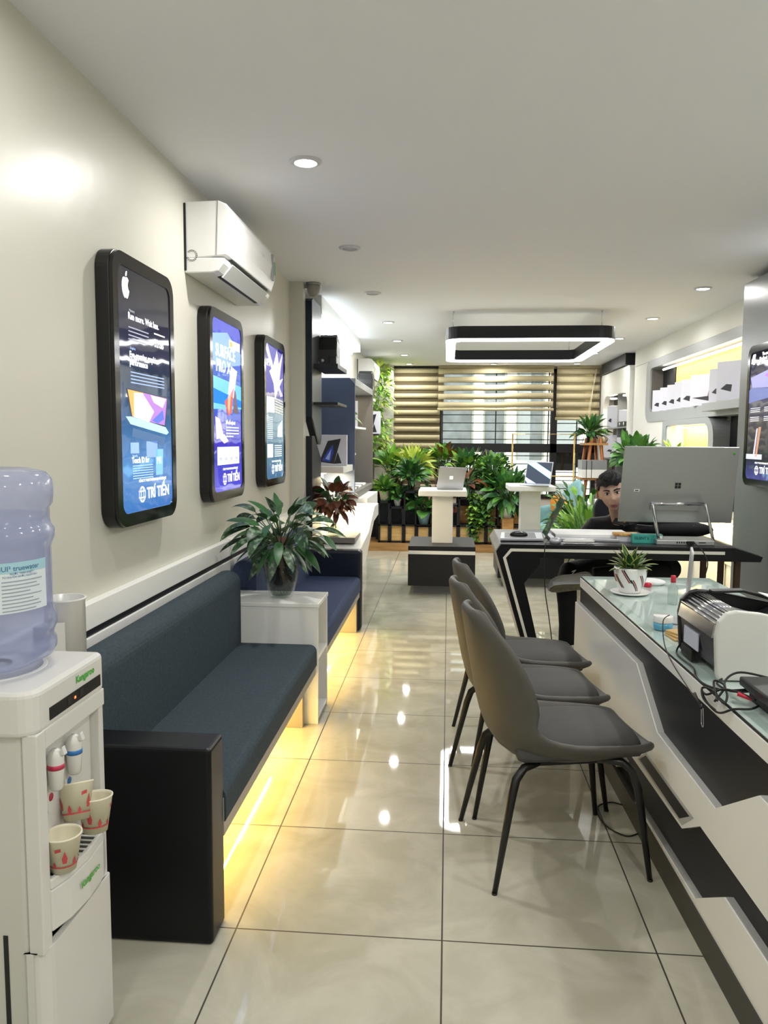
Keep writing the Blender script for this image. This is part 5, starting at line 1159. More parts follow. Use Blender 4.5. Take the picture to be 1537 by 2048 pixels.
# white arched shelf unit
au = thing('arched_shelf', 'tall white shelf unit with a dark arched opening beside the far right wall', 'display shelf', (2.45, 11.4, 0))
o_ = [(10.5, .1), (12.42, .1), (12.42, 2.40), (12.30, 2.44), (10.60, 2.44), (10.5, 2.34)]
aro = rrect(10.50, 12.42, .1, 2.44, (.08, .10, .01, .01), 8); ari = rrect(10.60, 12.20, .25, 2.10, (.22, .22, .01, .01), 8)
mb = MB(); ring_prism(mb, aro, ari, 'x', 2.38, 2.46); mb.build('front_frame', M['white'], au, .004)
mb = MB().box(2.46, 2.594, 10.50, 10.56, .1, 2.44).box(2.46, 2.594, 12.36, 12.42, .1, 2.44).box(2.46, 2.594, 10.56, 12.36, 2.38, 2.44); mb.build('carcass', M['white'], au)
box('back_board', 2.575, 2.594, 10.56, 12.36, .1, 2.38, M['taupe'], au)
for z in (1.18, 1.63): box('shelf', 2.40, 2.575, 10.58, 12.22, z-.02, z, M['grey'], au)
box('divider', 2.42, 2.575, 11.35, 11.37, .2, 2.1, M['grey'], au)
for y in (10.95, 11.8): MB().lathe((2.45, y, 2.05), [(.05, 0), (.05, .02)], n=20).build('spot_lamp', emis('shelf_spot', (1, .95, .8, 1), 8), au); light('shelf_spot', 'AREA', (2.45, y, 2.03), 3, (1, .9, .7), .08, parent=au)
carton((2.46, 11.75, 1.631), .22, .32, .06, math.radians(-50), 'white phone carton on the top shelf of the arched unit', 'laptop', 'cartons in the arched shelf')
carton((2.46, 10.95, 1.70), .22, .16, .06, math.radians(-50), 'small white carton on the dark speaker box in the arched unit', None, 'cartons in the arched shelf')
s_b = thing('speaker_box', 'dark box with two white round dials in the arched shelf', 'speaker', (2.46, 10.95, 1.631)); box('box_body', 2.40, 2.54, 10.72, 11.25, 1.631, 1.699, M['char'], s_b); MB().lathe((2.399, 11.1, 1.665), [(.024, 0), (.024, .004)], axis=(-1, 0, 0), n=18).lathe((2.399, 10.85, 1.665), [(.024, 0), (.024, .004)], axis=(-1, 0, 0), n=18).build('dials', M['white'], s_b)
carton((2.46, 11.75, 1.181), .36, .34, .05, math.radians(-50), 'wide leaning carton with two dark wedge pictures in the arched unit', 'wedges', 'cartons in the arched shelf', tilt=-.12)
carton((2.46, 10.9, 1.181), .30, .30, .05, math.radians(-50), 'plain carton beside the wedge-picture carton in the arched unit', None, 'cartons in the arched shelf')
carton((2.46, 10.95, .80), .20, .16, .05, math.radians(-50), 'lowest white carton of the arched unit, over the man\'s head', None, 'cartons in the arched shelf')
box('shelf_riser', 2.42, 2.575, 10.6, 11.34, .25, .80, M['taupe'], bevel=.002, label='taupe riser box inside the lower arched unit', cat='box')
box('ceiling_box', 2.34, XR, 10.6, 12.2, 2.445, ZC-.002, M['char'], label='dark box at the ceiling over the arched unit', cat='box')

# ------------------------------------------------------------------ divider with plants on the step
pd = thing('plant_divider', 'stepped black metal plant stand with navy panels and pine boxes along the step', 'plant stand', (0, 9.97, .1))
bays = [(-.89, -.742, .634, 1), (-.742, -.560, .566, 1), (-.560, -.395, .768, 1), (-.395, -.215, .331, 0), (-.215, -.03, .60, 0), (-.03, .143, .60, 0), (.143, .309, .697, 0), (.309, .498, .331, 0), (.498, .656, .768, 0), (.656, .83, .45, 0), (.83, 1.0, .60, 0), (1.0, 1.18, .45, 0)]
for (x0, x1, z1, nv) in bays:
    mb = MB(); r = .011; ya, yb = 9.85, 10.12
    for x in (x0+r, x1-r):
        for y in (ya, yb): mb.box(x-r+.001, x+r-.001, y-r, y+r, .1, z1)
    for z in (.112, .33, z1-r):
        if z > z1: continue
        for y in (ya, yb): mb.box(x0, x1, y-r, y+r, z-r, z+r)
        for x in (x0+r, x1-r): mb.box(x-r, x+r, ya, yb, z-r, z+r)
    mb.build('bay_frame', M['metalb'], pd)
    box('bay_top', x0+.002, x1-.002, ya, yb, z1-.004, z1+.004, M['char'], pd)
    if nv: box('navy_panel', x0+.02, x1-.02, yb-.03, yb-.015, .34, z1-.03, M['navy'], pd)
    box('storage_box', x0+.024, x1-.024, ya+.02, yb-.02, .124, .312, M['woodl'], pd, .002)
struct('trim_7', MB().box(-.3, 1.9, 10.3, 10.34, .1, .55), M['wood'])
G = 'plants on and around the plant divider'
def pl(name, label, c, pot, fol): return plant(name, label, c, pot, fol, group=G)
Wt_, Cr = M['white'], M['cream']
pl('peace_lily', 'tall peace lily with broad leaves at the far left, high before the green wall', (-.79, 10.6, .80), (Wt_, .06, .08, .16), [(('leaf', 'leafb'), dict(n=34, L=.24, W=.085, seed=51, e0=.3, e1=1.5, droop=.7, stem=.22, mats=(0, 1)))])
box('plant_table', -1.1, -.55, 10.4, 10.9, .10, .796, M['char'], bevel=.003, label='dark block behind the divider carrying the tall peace lily', cat='plant stand')
pl('croton', 'small red-brown leaved plant behind the cream pot', (-.80, 10.25, .62), (Wt_, .05, .06, .10), [(('leafr', 'leafp'), dict(n=30, L=.16, W=.055, seed=52, e0=0, e1=1.3, droop=.8, stem=.12, mats=(0, 1)))])
box('plant_block', -.95, -.62, 10.16, 10.36, .1, .618, M['char'], label='dark block carrying the red-brown plant', cat='plant stand')
pl('potted_plant', 'green plant with upright leaves in a cream ribbed pot, far left of the divider', (-.82, 9.97, .640), (Cr, .05, .072, .125), [(('leafb', 'leaf'), dict(n=40, L=.19, W=.05, seed=53, e0=.15, e1=1.5, droop=1.0, stem=.08, mats=(0, 1, 1)))])
pl('potted_plant', 'broad-leaved plant in the small white cup-shaped pot on the divider', (-.65, 9.97, .572), (Wt_, .034, .05, .08), [(('leafd', 'leaf'), dict(n=20, L=.19, W=.06, seed=54, e0=.1, e1=1.4, droop=1.1, stem=.10, mats=(0, 1)))])
pl('yellow_dracaena', 'yellow-green feathery plant standing tallest left of the middle', (-.46, 10.5, .75), (Cr, .08, .10, .20), [(('leafl', 'leafb'), dict(n=110, L=.24, W=.038, seed=55, e0=-.2, e1=1.5, droop=.9, stem=.16, mats=(0, 0, 0, 1), spread=.08, off=(0, 0, .08)))])
box('plant_block', -.62, -.28, 10.36, 10.66, .1, .748, M['char'], label='dark block carrying the yellow-green plant', cat='plant stand')
pl('vase_plant', 'dense dark green plant in a clear glass vase on the tallest left bay', (-.47, 9.98, .773), ('vase', .04, .055, .15), [(('leafd', 'leaf'), dict(n=64, L=.20, W=.05, seed=56, e0=0, e1=1.5, droop=.9, stem=.14, mats=(0, 1, 0), spread=.03))])
pl('vase_plant', 'second slim glass vase plant just left of the dense dark one', (-.63, 10.32, .70), ('vase', .04, .05, .13), [(('leafd', 'leaf'), dict(n=16, L=.24, W=.05, seed=57, e0=.8, e1=1.5, droop=.5, stem=.14, mats=(0, 1)))])
pl('anthurium', 'pointed-leaf plant in a white pot with black curved stripes', (-.08, 10.9, .84), (mat('striped_pot', '#f0f0f0', .4, c2='#111111', nscale=9, lo=.5, hi=.51, stretch=(2, 2, .5)), .10, .13, .22), [(('leaf', 'leafb', 'leafp'), dict(n=44, L=.22, W=.09, seed=58, e0=.2, e1=1.4, droop=.8, stem=.20, mats=(0, 1, 0, 1, 2), spread=.05))])
pl('dark_palm', 'small dark drooping plant in a white pot left of the nearer laptop', (-.22, 9.97, .60), (Wt_, .04, .055, .10), [(('leafd', 'leafr'), dict(n=40, L=.20, W=.03, seed=59, e0=.1, e1=1.3, droop=1.6, stem=.08, mats=(0, 1)))])
box('bay_riser', -.33, -.04, 10.12, 10.4, .1, .598, M['char'], label='dark riser behind the low bay', cat='plant stand')
box('cup_block', -.42, -.22, 10.14, 10.30, .10, .56, M['char'], label='narrow dark block carrying the white planter cup', cat='plant stand')
MB().lathe((-.30, 10.20, .562), [(.04, 0), (.062, .13), (.058, .13), (.001, .05)], n=20, cap1=False).build('planter_cup', Wt_, label='empty white planter cup above the ribbed blue pot', cat='pot')
pb_ = pl('potted_plant', 'big-leaved plant in a ribbed pale blue pot on the lowest bay', (-.305, 9.95, .337), (M['tblue'], .055, .085, .16), [(('leaf', 'leafd'), dict(n=20, L=.20, W=.12, seed=60, e0=-.1, e1=1.2, droop=.8, stem=.16, mats=(0, 1)))])
pl('broad_plant', 'dense bushy green plant above the nearer laptop, left of the middle', (.27, 10.5, .80), (Wt_, .08, .10, .18), [(('leaf', 'leafb', 'leafd'), dict(n=90, L=.20, W=.055, seed=61, e0=-.2, e1=1.5, droop=.8, stem=.20, mats=(0, 1, 2), spread=.06))])
box('plant_block', .12, .44, 10.36, 10.66, .1, .798, M['char'], label='dark block carrying the bushy plant in the middle', cat='plant stand')
pl('croton', 'long-leaved orange and dark croton in a clear round glass bowl right of the nearer laptop', (.235, 9.98, .702), ('vase', .05, .07, .12), [(('leafp', 'leafr', 'leafd'), dict(n=26, L=.34, W=.06, seed=62, e0=-.1, e1=1.2, droop=1.1, stem=.14, mats=(0, 1, 2)))])
pl('small_tree', 'airy small-leaved plant in a pale blue pot on the tallest right bay', (.58, 9.98, .772), (M['tblue'], .055, .075, .09), [(('leaf', 'leafd'), dict(n=150, L=.075, W=.042, seed=63, e0=-.2, e1=1.5, droop=.5, stem=.34, mats=(0, 1), spread=.04)), (('leafb', 'leafd'), dict(n=60, L=.13, W=.045, seed=64, e0=-.5, e1=1.0, droop=1.0, stem=.10, mats=(0, 1), spread=.06)), (('leaf', 'leafb'), dict(n=90, L=.09, W=.045, seed=72, e0=-.2, e1=1.4, droop=.6, stem=.24, mats=(0, 1), spread=.06, off=(0, 0, .12)))])
# hanging pothos
ph = thing('trailing_pothos', 'trailing heart-leaved plant hanging down the divider between the two pedestals', 'plant', (.42, 9.86, .335), group=G)
mb = MB(); ms = MB(); rnd = random.Random(66)
for i in range(18):
    x = rnd.uniform(.30, .56); y = rnd.uniform(9.74, 9.84); P = [Vector((x, 9.97, .78)), Vector((x, y, .80))]; z = .80; L = rnd.uniform(.25, .62)
    while z > .80-L:
        z -= .05; x += rnd.uniform(-.02, .02); P.append(Vector((x, y, z)))
        for k in (0, 1): mb.leaf(P[-1], (rnd.uniform(-1, 1), rnd.uniform(-1, .1), rnd.uniform(-.4, .4)), rnd.uniform(.06, .09), .058, .7, rnd.choice((0, 0, 1, 2)), 4, .2, .35)
    ms.tube(P, .0025, n=4)
mb.build('foliage', [M['leafb'], M['leaf'], M['leafd']], ph, fix=False); ms.build('stems', M['stem'], ph)
MB().lathe((.42, 9.98, .66), [(.06, 0), (.08, .12), (.075, .12), (.001, .06)], n=20, cap1=False).build('pot', Wt_, ph); MB().box(.35, .49, 9.92, 10.05, .34, .66).build('pot_riser', M['char'], ph)
pl('potted_plant', 'large bushy plant with pointed leaves in a white pot left of the farther pedestal', (.76, 9.75, .456), (Wt_, .045, .06, .12), [(('leafd', 'leaf'), dict(n=90, L=.21, W=.055, seed=67, e0=-.9, e1=1.5, droop=.8, stem=.24, mats=(0, 1), spread=.05, off=(0, 0, .12))), (('leaf',), dict(n=24, L=.24, W=.05, seed=68, e0=.9, e1=1.5, droop=.4, stem=.3))])
box('plant_block', .69, .83, 9.66, 9.84, .0, .455, M['glass'] if False else M['wood'], label='wooden block under the bushy plant by the farther pedestal', cat='plant stand')
# red stool and odds between
MB().ball((.06, 10.1, .52), (.05, .05, .05), n=16).build('pink_ball_toy', mat('pink_plush', '#d4596e', .7), label='pink round toy behind the nearer pedestal', cat='toy')
box('toy_block', -.02, .14, 10.14, 10.3, .1, .47, M['char'], label='dark block behind the pink toy', cat='plant stand')

# ------------------------------------------------------------------ back zone
def armchair(loc, rz, label):
    t = thing('armchair', label, 'armchair', loc, rz, group='teal armchairs by the window', local=True)
    # curved shell, seat cushion, legs; faces -y
    mb = MB(); n = 16; vs = []
    for z, k in ((.24, .86), (.40, 1.0), (.55, 1.02), (.62, 1.03)):
        for j in range(n+1):
            a = -PI*.12+(PI*1.24)*j/n; back = max(0, math.sin(a)); zz = z+(0 if z < .5 else (back**3)*.36*(1 if z > .6 else .5))
            vs.append((.33*k*math.cos(a), .30*k*math.sin(a)+.02+(.05*back if z > .6 else 0), zz))
    mb.add(vs, [(i*(n+1)+j, i*(n+1)+j+1, (i+1)*(n+1)+j+1, (i+1)*(n+1)+j) for i in range(3) for j in range(n)], 0, True).build('shell', M['teal'], t, sub=1, solid=.05)
    MB().prism(rrect(-.26, .26, -.27, .26, .08, 6), 'z', .28, .43).build('seat', M['teal'], t, .03)
    for x in (-.22, .22):
        for y in (-.22, .22): MB().tube([(x, y, .30), (x*1.15, y*1.15, 0)], [.018, .011], n=10).build('leg', M['wood'], t)
    return t
armchair((1.27, 9.35, 0.0), math.radians(-65), 'teal armchair with an orange cushion right of the farther pedestal') 
ac3 = armchair((.55, 11.55, .10), math.radians(0), 'teal armchair in which a man sits behind the plants')
oc = MB().ball((0, 0, 0), (.17, .06, .17), n=24); 
for v in oc.v: v.xyz = Matrix.Translation((1.36, 9.42, .62)) @ Matrix.Rotation(math.radians(-62), 4, 'Z') @ Matrix.Rotation(.25, 4, 'X') @ v
oc.build('cushion', M['orange'], label='orange cushion on the teal armchair', cat='cushion')
wtb = thing('white_table', 'white table with thick top between the armchair and the man at the desk', 'table', (1.9, 9.0, 0))
box('tabletop', 1.52, 2.05, 8.45, 9.2, .68, .75, M['white'], wtb, .006); box('leg', 1.70, 1.86, 8.75, 8.9, 0, .68, M['white'], wtb, .004)
box('table_laptop', 1.62, 1.95, 8.6, 8.85, .7505, .765, M['silverl'], bevel=.003, label='flat silver laptop on the white table', cat='laptop')
rk = thing('clothes_rack', 'thin brushed gold frame rack standing before the back window', 'rack', (1.33, 11, .1))
MB().tube([(.905, 11, .1), (.905, 11, 1.52), (1.765, 11, 1.52), (1.765, 11, .1)], .013, n=8).build('frame', M['gold'], rk)
MB().tube([(.905, 10.8, .112), (.905, 11.2, .112)], .012, n=8).build('foot', M['gold'], rk); MB().tube([(1.765, 10.8, .112), (1.765, 11.2, .112)], .012, n=8).build('foot', M['gold'], rk)
MB().tube([(.80, 11, .93), (1.80, 11, .93)], .009, n=8).build('cross_bar', M['gold'], rk)
ld = thing('ladder_shelf', 'wooden A-frame ladder shelf by the right of the window', 'plant stand', (2.1, 11.3, .1))
for x0, x1, y in ((2.02, 1.86, 11.1), (2.14, 2.28, 11.1), (2.02, 1.86, 11.5), (2.14, 2.28, 11.5)): MB().tube([(x0, y, 1.47), (x1, y+(.1 if y > 11.3 else -.1), .1)], .024, n=4).build('leg', mat('red_oak', '#a5622d', .5), ld)
box('shelf', 1.93, 2.24, 11.05, 11.55, 1.37, 1.40, M['wood'], ld); box('shelf', 1.86, 2.28, 11.0, 11.6, .88, .91, M['wood'], ld)
plant('potted_plant', 'glossy green plant on top of the wooden ladder shelf', (2.03, 11.3, 1.401), (M['dark'], .045, .05, .10), [(('leaf', 'leafd'), dict(n=60, L=.24, W=.045, seed=80, e0=.0, e1=1.5, droop=1.0, stem=.14, mats=(0, 1)))], group=G)
bk2 = thing('basket', 'pale woven basket beside the plant on the ladder shelf', 'basket', (2.19, 11.2, 1.401)); MB().lathe((2.19, 11.2, 1.401), [(.05, 0), (.075, .04), (.06, .09), (.055, .09), (.001, .02)], n=20, cap1=False).build('bowl', mat('wicker', '#d9cfb8', .8, c2='#a8987a', nscale=60), bk2); MB().tube([(2.13, 11.2, 1.48), (2.15, 11.2, 1.56), (2.20, 11.2, 1.58), (2.24, 11.2, 1.50)], .004, n=6).build('handle', M['wood'], bk2)
for i, (x, lb) in enumerate(((1.90, 'leftmost'), (1.97, 'second from left'), (2.04, 'third'), (2.14, 'rightmost and widest'))):
    t = thing('planter_box', lb+' grey-over-white planter box on the lower ladder shelf', 'planter', (x, 11.02, .912), group='two-tone planter boxes on the ladder shelf')
    w_ = .03 if i < 3 else .075
    box('lower_body', x-w_, x+w_, 10.95, 11.3, .912, 1.03, M['white'], t, .003); box('upper_band', x-w_, x+w_, 10.95, 11.3, 1.031, 1.16, M['grey'], t, .003)
# floor plants on the right of the farther pedestal
plant('monstera', 'big split-leaf plant in front of the white table', (1.48, 8.1, .0), (M['dark'], .11, .14, .26), [(('leaf', 'leafd', 'leafb'), dict(n=150, L=.14, W=.036, seed=81, e0=.0, e1=1.3, droop=1.4, stem=.66, mats=(0, 1, 2), srad=.005, spread=.06)), (('leafb', 'leaf'), dict(n=90, L=.20, W=.03, seed=82, e0=-.1, e1=1.3, droop=1.1, stem=.40, mats=(0, 1), spread=.10))])
plant('palm', 'feathery green floor palm left of the man at the desk', (1.36, 7.2, .0), (M['dark'], .10, .13, .24), [(('leafb', 'leaf'), dict(n=190, L=.18, W=.03, seed=83, e0=.45, e1=1.5, droop=1.1, stem=.50, mats=(0, 1), spread=.12))])
# ------------------------------------------------------------------ people
def head_mb(Mx, s=1.0):
    """face looks along local -y, z up; origin at the centre of the head"""
    mb = MB(); n, k = 56, 44; vs = []
    def g(a, b, ca, cb, sa, sb): return math.exp(-((a-ca)/sa)**2-((b-cb)/sb)**2)
    for i in range(k+1):
        th = PI*i/k
        for j in range(n):
            ph = 2*PI*j/n; ux, uy, uz = math.sin(th)*math.cos(ph), math.sin(th)*math.sin(ph), math.cos(th)
            x, y, z = ux*.078, uy*.096, uz*.118
            if uz < 0: f = 1-.34*(-uz)**1.6; x *= f; y *= (1-.20*(-uz)**1.5)
            if uy < 0:
                fr = -uy
                d = 0
                d += .020*g(ux, uz, 0, -.20, .17, .16)*fr+.010*g(ux, uz, 0, .02, .13, .20)*fr           # nose and bridge
                d += .006*g(ux, uz, .12, -.25, .08, .08)+.006*g(ux, uz, -.12, -.25, .08, .08)
                d -= .011*(g(ux, uz, .36, .05, .20, .13)+g(ux, uz, -.36, .05, .20, .13))                # sockets
                d += .006*(g(ux, uz, .34, .26, .30, .09)+g(ux, uz, -.34, .26, .30, .09))               # brows
                d += .006*(g(ux, uz, .52, -.18, .2, .2)+g(ux, uz, -.52, -.18, .2, .2))
                d += .007*g(ux, uz, 0, -.50, .26, .07)+.007*g(ux, uz, 0, -.61, .22, .07)-.004*g(ux, uz, 0, -.555, .3, .025)
                d += .009*g(ux, uz, 0, -.84, .25, .14)
                y -= d
            vs.append(Mx @ Vector((x*s, y*s, z*s)))
    mb.add(vs, [(i*n+j, (i+1)*n+j, (i+1)*n+(j+1) % n, i*n+(j+1) % n) for i in range(k) for j in range(n)], 0, True)
    for sx in (-1, 1):
        mb.ball(Mx @ Vector((sx*.078*s, .008*s, -.008*s)), (.010*s, .020*s, .032*s), n=12, M=Mx.to_3x3())
    return mb
def face_parts(Mx, body, s=1.0, iris='#24150e'):
    for sx in (-1, 1):
        e = MB().ball(Mx @ Vector((sx*.029*s, -.0805*s, .008*s)), (.0145*s, .0105*s, .0085*s), n=16, M=Mx.to_3x3()).build('eye', mat('eye_white', '#cfc6bd', .25), body)
        MB().ball(Mx @ Vector((sx*.029*s, -.0885*s, .0085*s)), (.0066*s, .004*s, .0070*s), n=12, M=Mx.to_3x3()).build('iris', mat('iris', iris, .15), e)
        P = [Mx @ Vector((sx*.012*s, -.0985*s, .026*s)), Mx @ Vector((sx*.030*s, -.0945*s, .033*s)), Mx @ Vector((sx*.050*s, -.078*s, .029*s))]
        MB().tube(P, [.0035*s, .004*s, .002*s], n=8).build('eyebrow', M['hair'], body)
        P = [Mx @ Vector((sx*(.013+.008*q)*s, (-.0945+.0022*abs(q-1.5)+.001*q*q)*s, (.012+.0045*math.sin(q*PI/4))*s)) for q in range(5)]
        MB().tube(P, .0018*s, n=6).build('eyelid', M['hair'], body)
    ml = mat('lips', '#8a4a42', .45)
    P = [Mx @ Vector((x*s, (-.0935+abs(x)*.35)*s, (-.064+.002*math.cos(x*80))*s)) for x in (-.024, -.012, 0, .012, .024)]
    MB().tube(P, [.002*s, .0042*s, .0045*s, .0042*s, .002*s], n=8).build('upper_lip', ml, body)
    P = [Mx @ Vector((x*s, (-.0905+abs(x)*.35)*s, -.0725*s)) for x in (-.020, -.010, 0, .010, .020)]
    MB().tube(P, [.002*s, .0048*s, .0052*s, .0048*s, .002*s], n=8).build('lower_lip', ml, body)
def hair_part(Mx, body, s=1.0, seed=3):
    rnd = random.Random(seed); mb = MB(); n, k = 48, 26; vs = []
    for i in range(k+1):
        th = PI*.62*i/k
        for j in range(n):
            ph = 2*PI*j/n; ux, uy, uz = math.sin(th)*math.cos(ph), math.sin(th)*math.sin(ph), math.cos(th)
            lim = .46+.06*math.sin(ph*7) if uy < -.35 else (.10 if abs(ux) > .6 and uy < .3 else -.36)   # hairline
            if -.35 <= uy < -.05: lim = .20
            if uz < lim:
                r = math.sqrt(max(1e-6, 1-lim*lim)); hx, hy = math.cos(ph), math.sin(ph); ux, uy, uz = hx*r, hy*r, lim; inset = .985
            else: inset = 1.0
            bump = 1+.012*math.sin(ph*13+th*5)+rnd.uniform(-.006, .006)
            t = 1.115 if inset == 1.0 else .99
            vs.append(Mx @ Vector((ux*.080*s*t*bump, uy*.100*s*t*bump+.002*s, uz*.122*s*t*bump)))
    mb.add(vs, [(i*n+j, (i+1)*n+j, (i+1)*n+(j+1) % n, i*n+(j+1) % n) for i in range(k) for j in range(n)], 0, True)
    for i in range(150):        # short locks, fringe swept to one side
        ph = rnd.uniform(0, 2*PI); th = rnd.uniform(.1, 1.0)
        u = Vector((math.sin(th)*math.cos(ph), math.sin(th)*math.sin(ph), math.cos(th)))
        p = Mx @ Vector((u.x*.086*s, u.y*.108*s, u.z*.132*s)); d = Mx.to_3x3() @ Vector((u.x*.6-.35, u.y-.5*(u.y < 0), .10-u.z*.1))
        mb.leaf(p, d, .045*s, .014*s, .9, 0, 4, .3)
    for i in range(16):
        x = -.058+.112*i/15
        p = Mx @ Vector((x*s, -.080*s, .090*s)); d = Mx.to_3x3() @ Vector((-.30, -.75, -.2)); mb.leaf(p, d, .045*s, .016*s, 1.5, 0, 5, .3)
    return mb.build('hair', M['hair'], body, fix=False)
def hand(mb, c, R3, side=1):
    """palm + 5 separate fingers, R3 maps local (x=across, y=towards fingers, z=up)"""
    c = Vector(c); q = lambda *v: c+R3 @ Vector(v)
    mb.tube([q(0, -.02, 0), q(0, .02, .002), q(0, .06, .002), q(0, .085, 0)], [(.026, .014), (.034, .015), (.040, .013), (.036, .010)], n=14, up=R3 @ Vector((0, 0, 1)))
    for i, (x, L) in enumerate(((-.030, .062), (-.010, .074), (.010, .070), (.029, .055))):
        b = q(x, .078, 0); P = [b, q(x*1.08, .078+L*.42, -.004), q(x*1.1, .078+L*.75, -.014), q(x*1.1, .078+L*.95, -.026)]
        mb.tube(P, [.0090, .0086, .0080, .0066], n=8)
    mb.tube([q(-.026*side, .012, 0), q(-.052*side, .042, -.004), q(-.060*side, .070, -.010), q(-.056*side, .09, -.016)], [.013, .0115, .0098, .0078], n=8)
def remesh(o, v=.004):
    m = o.modifiers.new('remesh', 'REMESH'); m.mode = 'VOXEL'; m.voxel_size = v; m.use_smooth_shade = True
    s = o.modifiers.new('smooth', 'CORRECTIVE_SMOOTH') if False else o.modifiers.new('smooth', 'SMOOTH'); s.factor = .5; s.iterations = 2
# man at the desk
man = thing('person', 'man in a black shirt peering round the monitor, legs crossed under the desk', 'person', (1.12, 5.40, 0))
HC = Vector((1.092, 5.18, 1.092))
HM = Matrix.Translation(HC) @ Matrix.Rotation(math.radians(-15), 4, 'Z') @ Matrix.Rotation(math.radians(-10), 4, 'Y') @ Matrix.Rotation(math.radians(8), 4, 'X')
hs = 1.10
mb = head_mb(HM, hs)
neck0 = Vector((1.175, 5.35, .885))
mb.tube([neck0, HM @ Vector((0, .03, -.06))], [.050, .052], n=18)
shC = Vector((1.22, 5.42, .84))
mb.tube([(1.21, 5.46, .62), (1.20, 5.43, .80), (1.185, 5.38, .895)], [(.13, .08), (.13, .08), (.055, .05)], n=20, up=(0, 1, 0))
handsP = [((1.02, 5.42, .78), (.94, 5.46, .70), (1.10, 5.38, .70)), ((1.40, 5.42, .78), (1.47, 5.46, .70), (1.34, 5.38, .70))]
for k_, (sh_, el, wr) in enumerate(handsP):
    el, wr = Vector(el), Vector(wr); mb.tube([shC, Vector(sh_), el, el.lerp(wr, .4), wr], [.05, .045, .038, .037, .024], n=12)
    d = (wr-el).normalized(); zx = Vector((0, 0, 1)); xx = d.cross(zx).normalized(); R3 = Matrix((xx, d, xx.cross(d))).transposed()
    hand(mb, wr+d*.02, R3, 1 if k_ else -1)
body = mb.build('body', M['skin'], man); remesh(body, .0045)
face_parts(HM, body, hs); hair_part(HM, body, hs)
# clothing
mb = MB()
UP = (0, 1, 0)
mb.tube([(1.23, 5.56, .45), (1.23, 5.55, .55), (1.22, 5.50, .68), (1.21, 5.44, .78), (1.205, 5.41, .845), (1.20, 5.375, .885), (1.195, 5.35, .905)], [(.175, .13), (.185, .135), (.20, .13), (.215, .12), (.20, .105), (.12, .085), (.072, .070)], n=28, up=UP)
for (sh_, el, wr), sx in zip(handsP, (-1, 1)):
    s0 = Vector((1.205+sx*.185, 5.41, .825)); el = Vector(el); wr = Vector(wr)
    mb.tube([Vector((1.205+sx*.06, 5.42, .83)), s0, s0.lerp(el, .5)+Vector((sx*.02, 0, -.01)), el, el.lerp(wr, .30)], [.085, .078, .062, .056, .053], n=16)
shirt = mb.build('shirt', M['shirt'], man); remesh(shirt, .009)
for sx in (-1, 1):
    MB().prism([(0, 0), (.055*sx, .015), (.085*sx, -.035), (.03*sx, -.055)], 'y', -.004, .004, M=Matrix.Translation((1.19, 5.262+.0, .905)) @ Matrix.Rotation(-.75, 4, 'X')).build('collar', M['shirt'], man, .003)
MB().tube([(1.165, 5.268, .915), (1.19, 5.262, .86), (1.195, 5.268, .80)], .0015, n=6).build('placket_line', M['dark'], man)
for z in (.86, .81): MB().lathe((1.192, 5.272-(.86-z)*.2, z), [(.005, 0), (.005, .002)], axis=(0, -1, .3), n=10).build('button', M['grey'], man)
mb = MB()
mb.tube([(1.23, 5.60, .46), (1.23, 5.50, .46), (1.20, 5.36, .48)], [(.18, .12), (.19, .12), (.16, .09)], n=20, up=(0, 0, 1))
mb.tube([(1.13, 5.48, .50), (.95, 5.22, .56), (.80, 5.04, .57), (.775, 5.0, .50), (.79, 5.02, .36), (.795, 5.03, .22), (.80, 5.04, .10)], [.095, .085, .072, .070, .062, .054, .058], n=18)
mb.tube([(1.33, 5.48, .50), (1.42, 5.20, .58), (1.43, 5.02, .61), (1.38, 4.96, .615), (1.20, 4.93, .60), (1.02, 4.92, .585), (.93, 4.92, .575)], [.095, .085, .075, .072, .062, .054, .052], n=18)
tr = mb.build('trousers', M['jeans'], man); remesh(tr, .009)
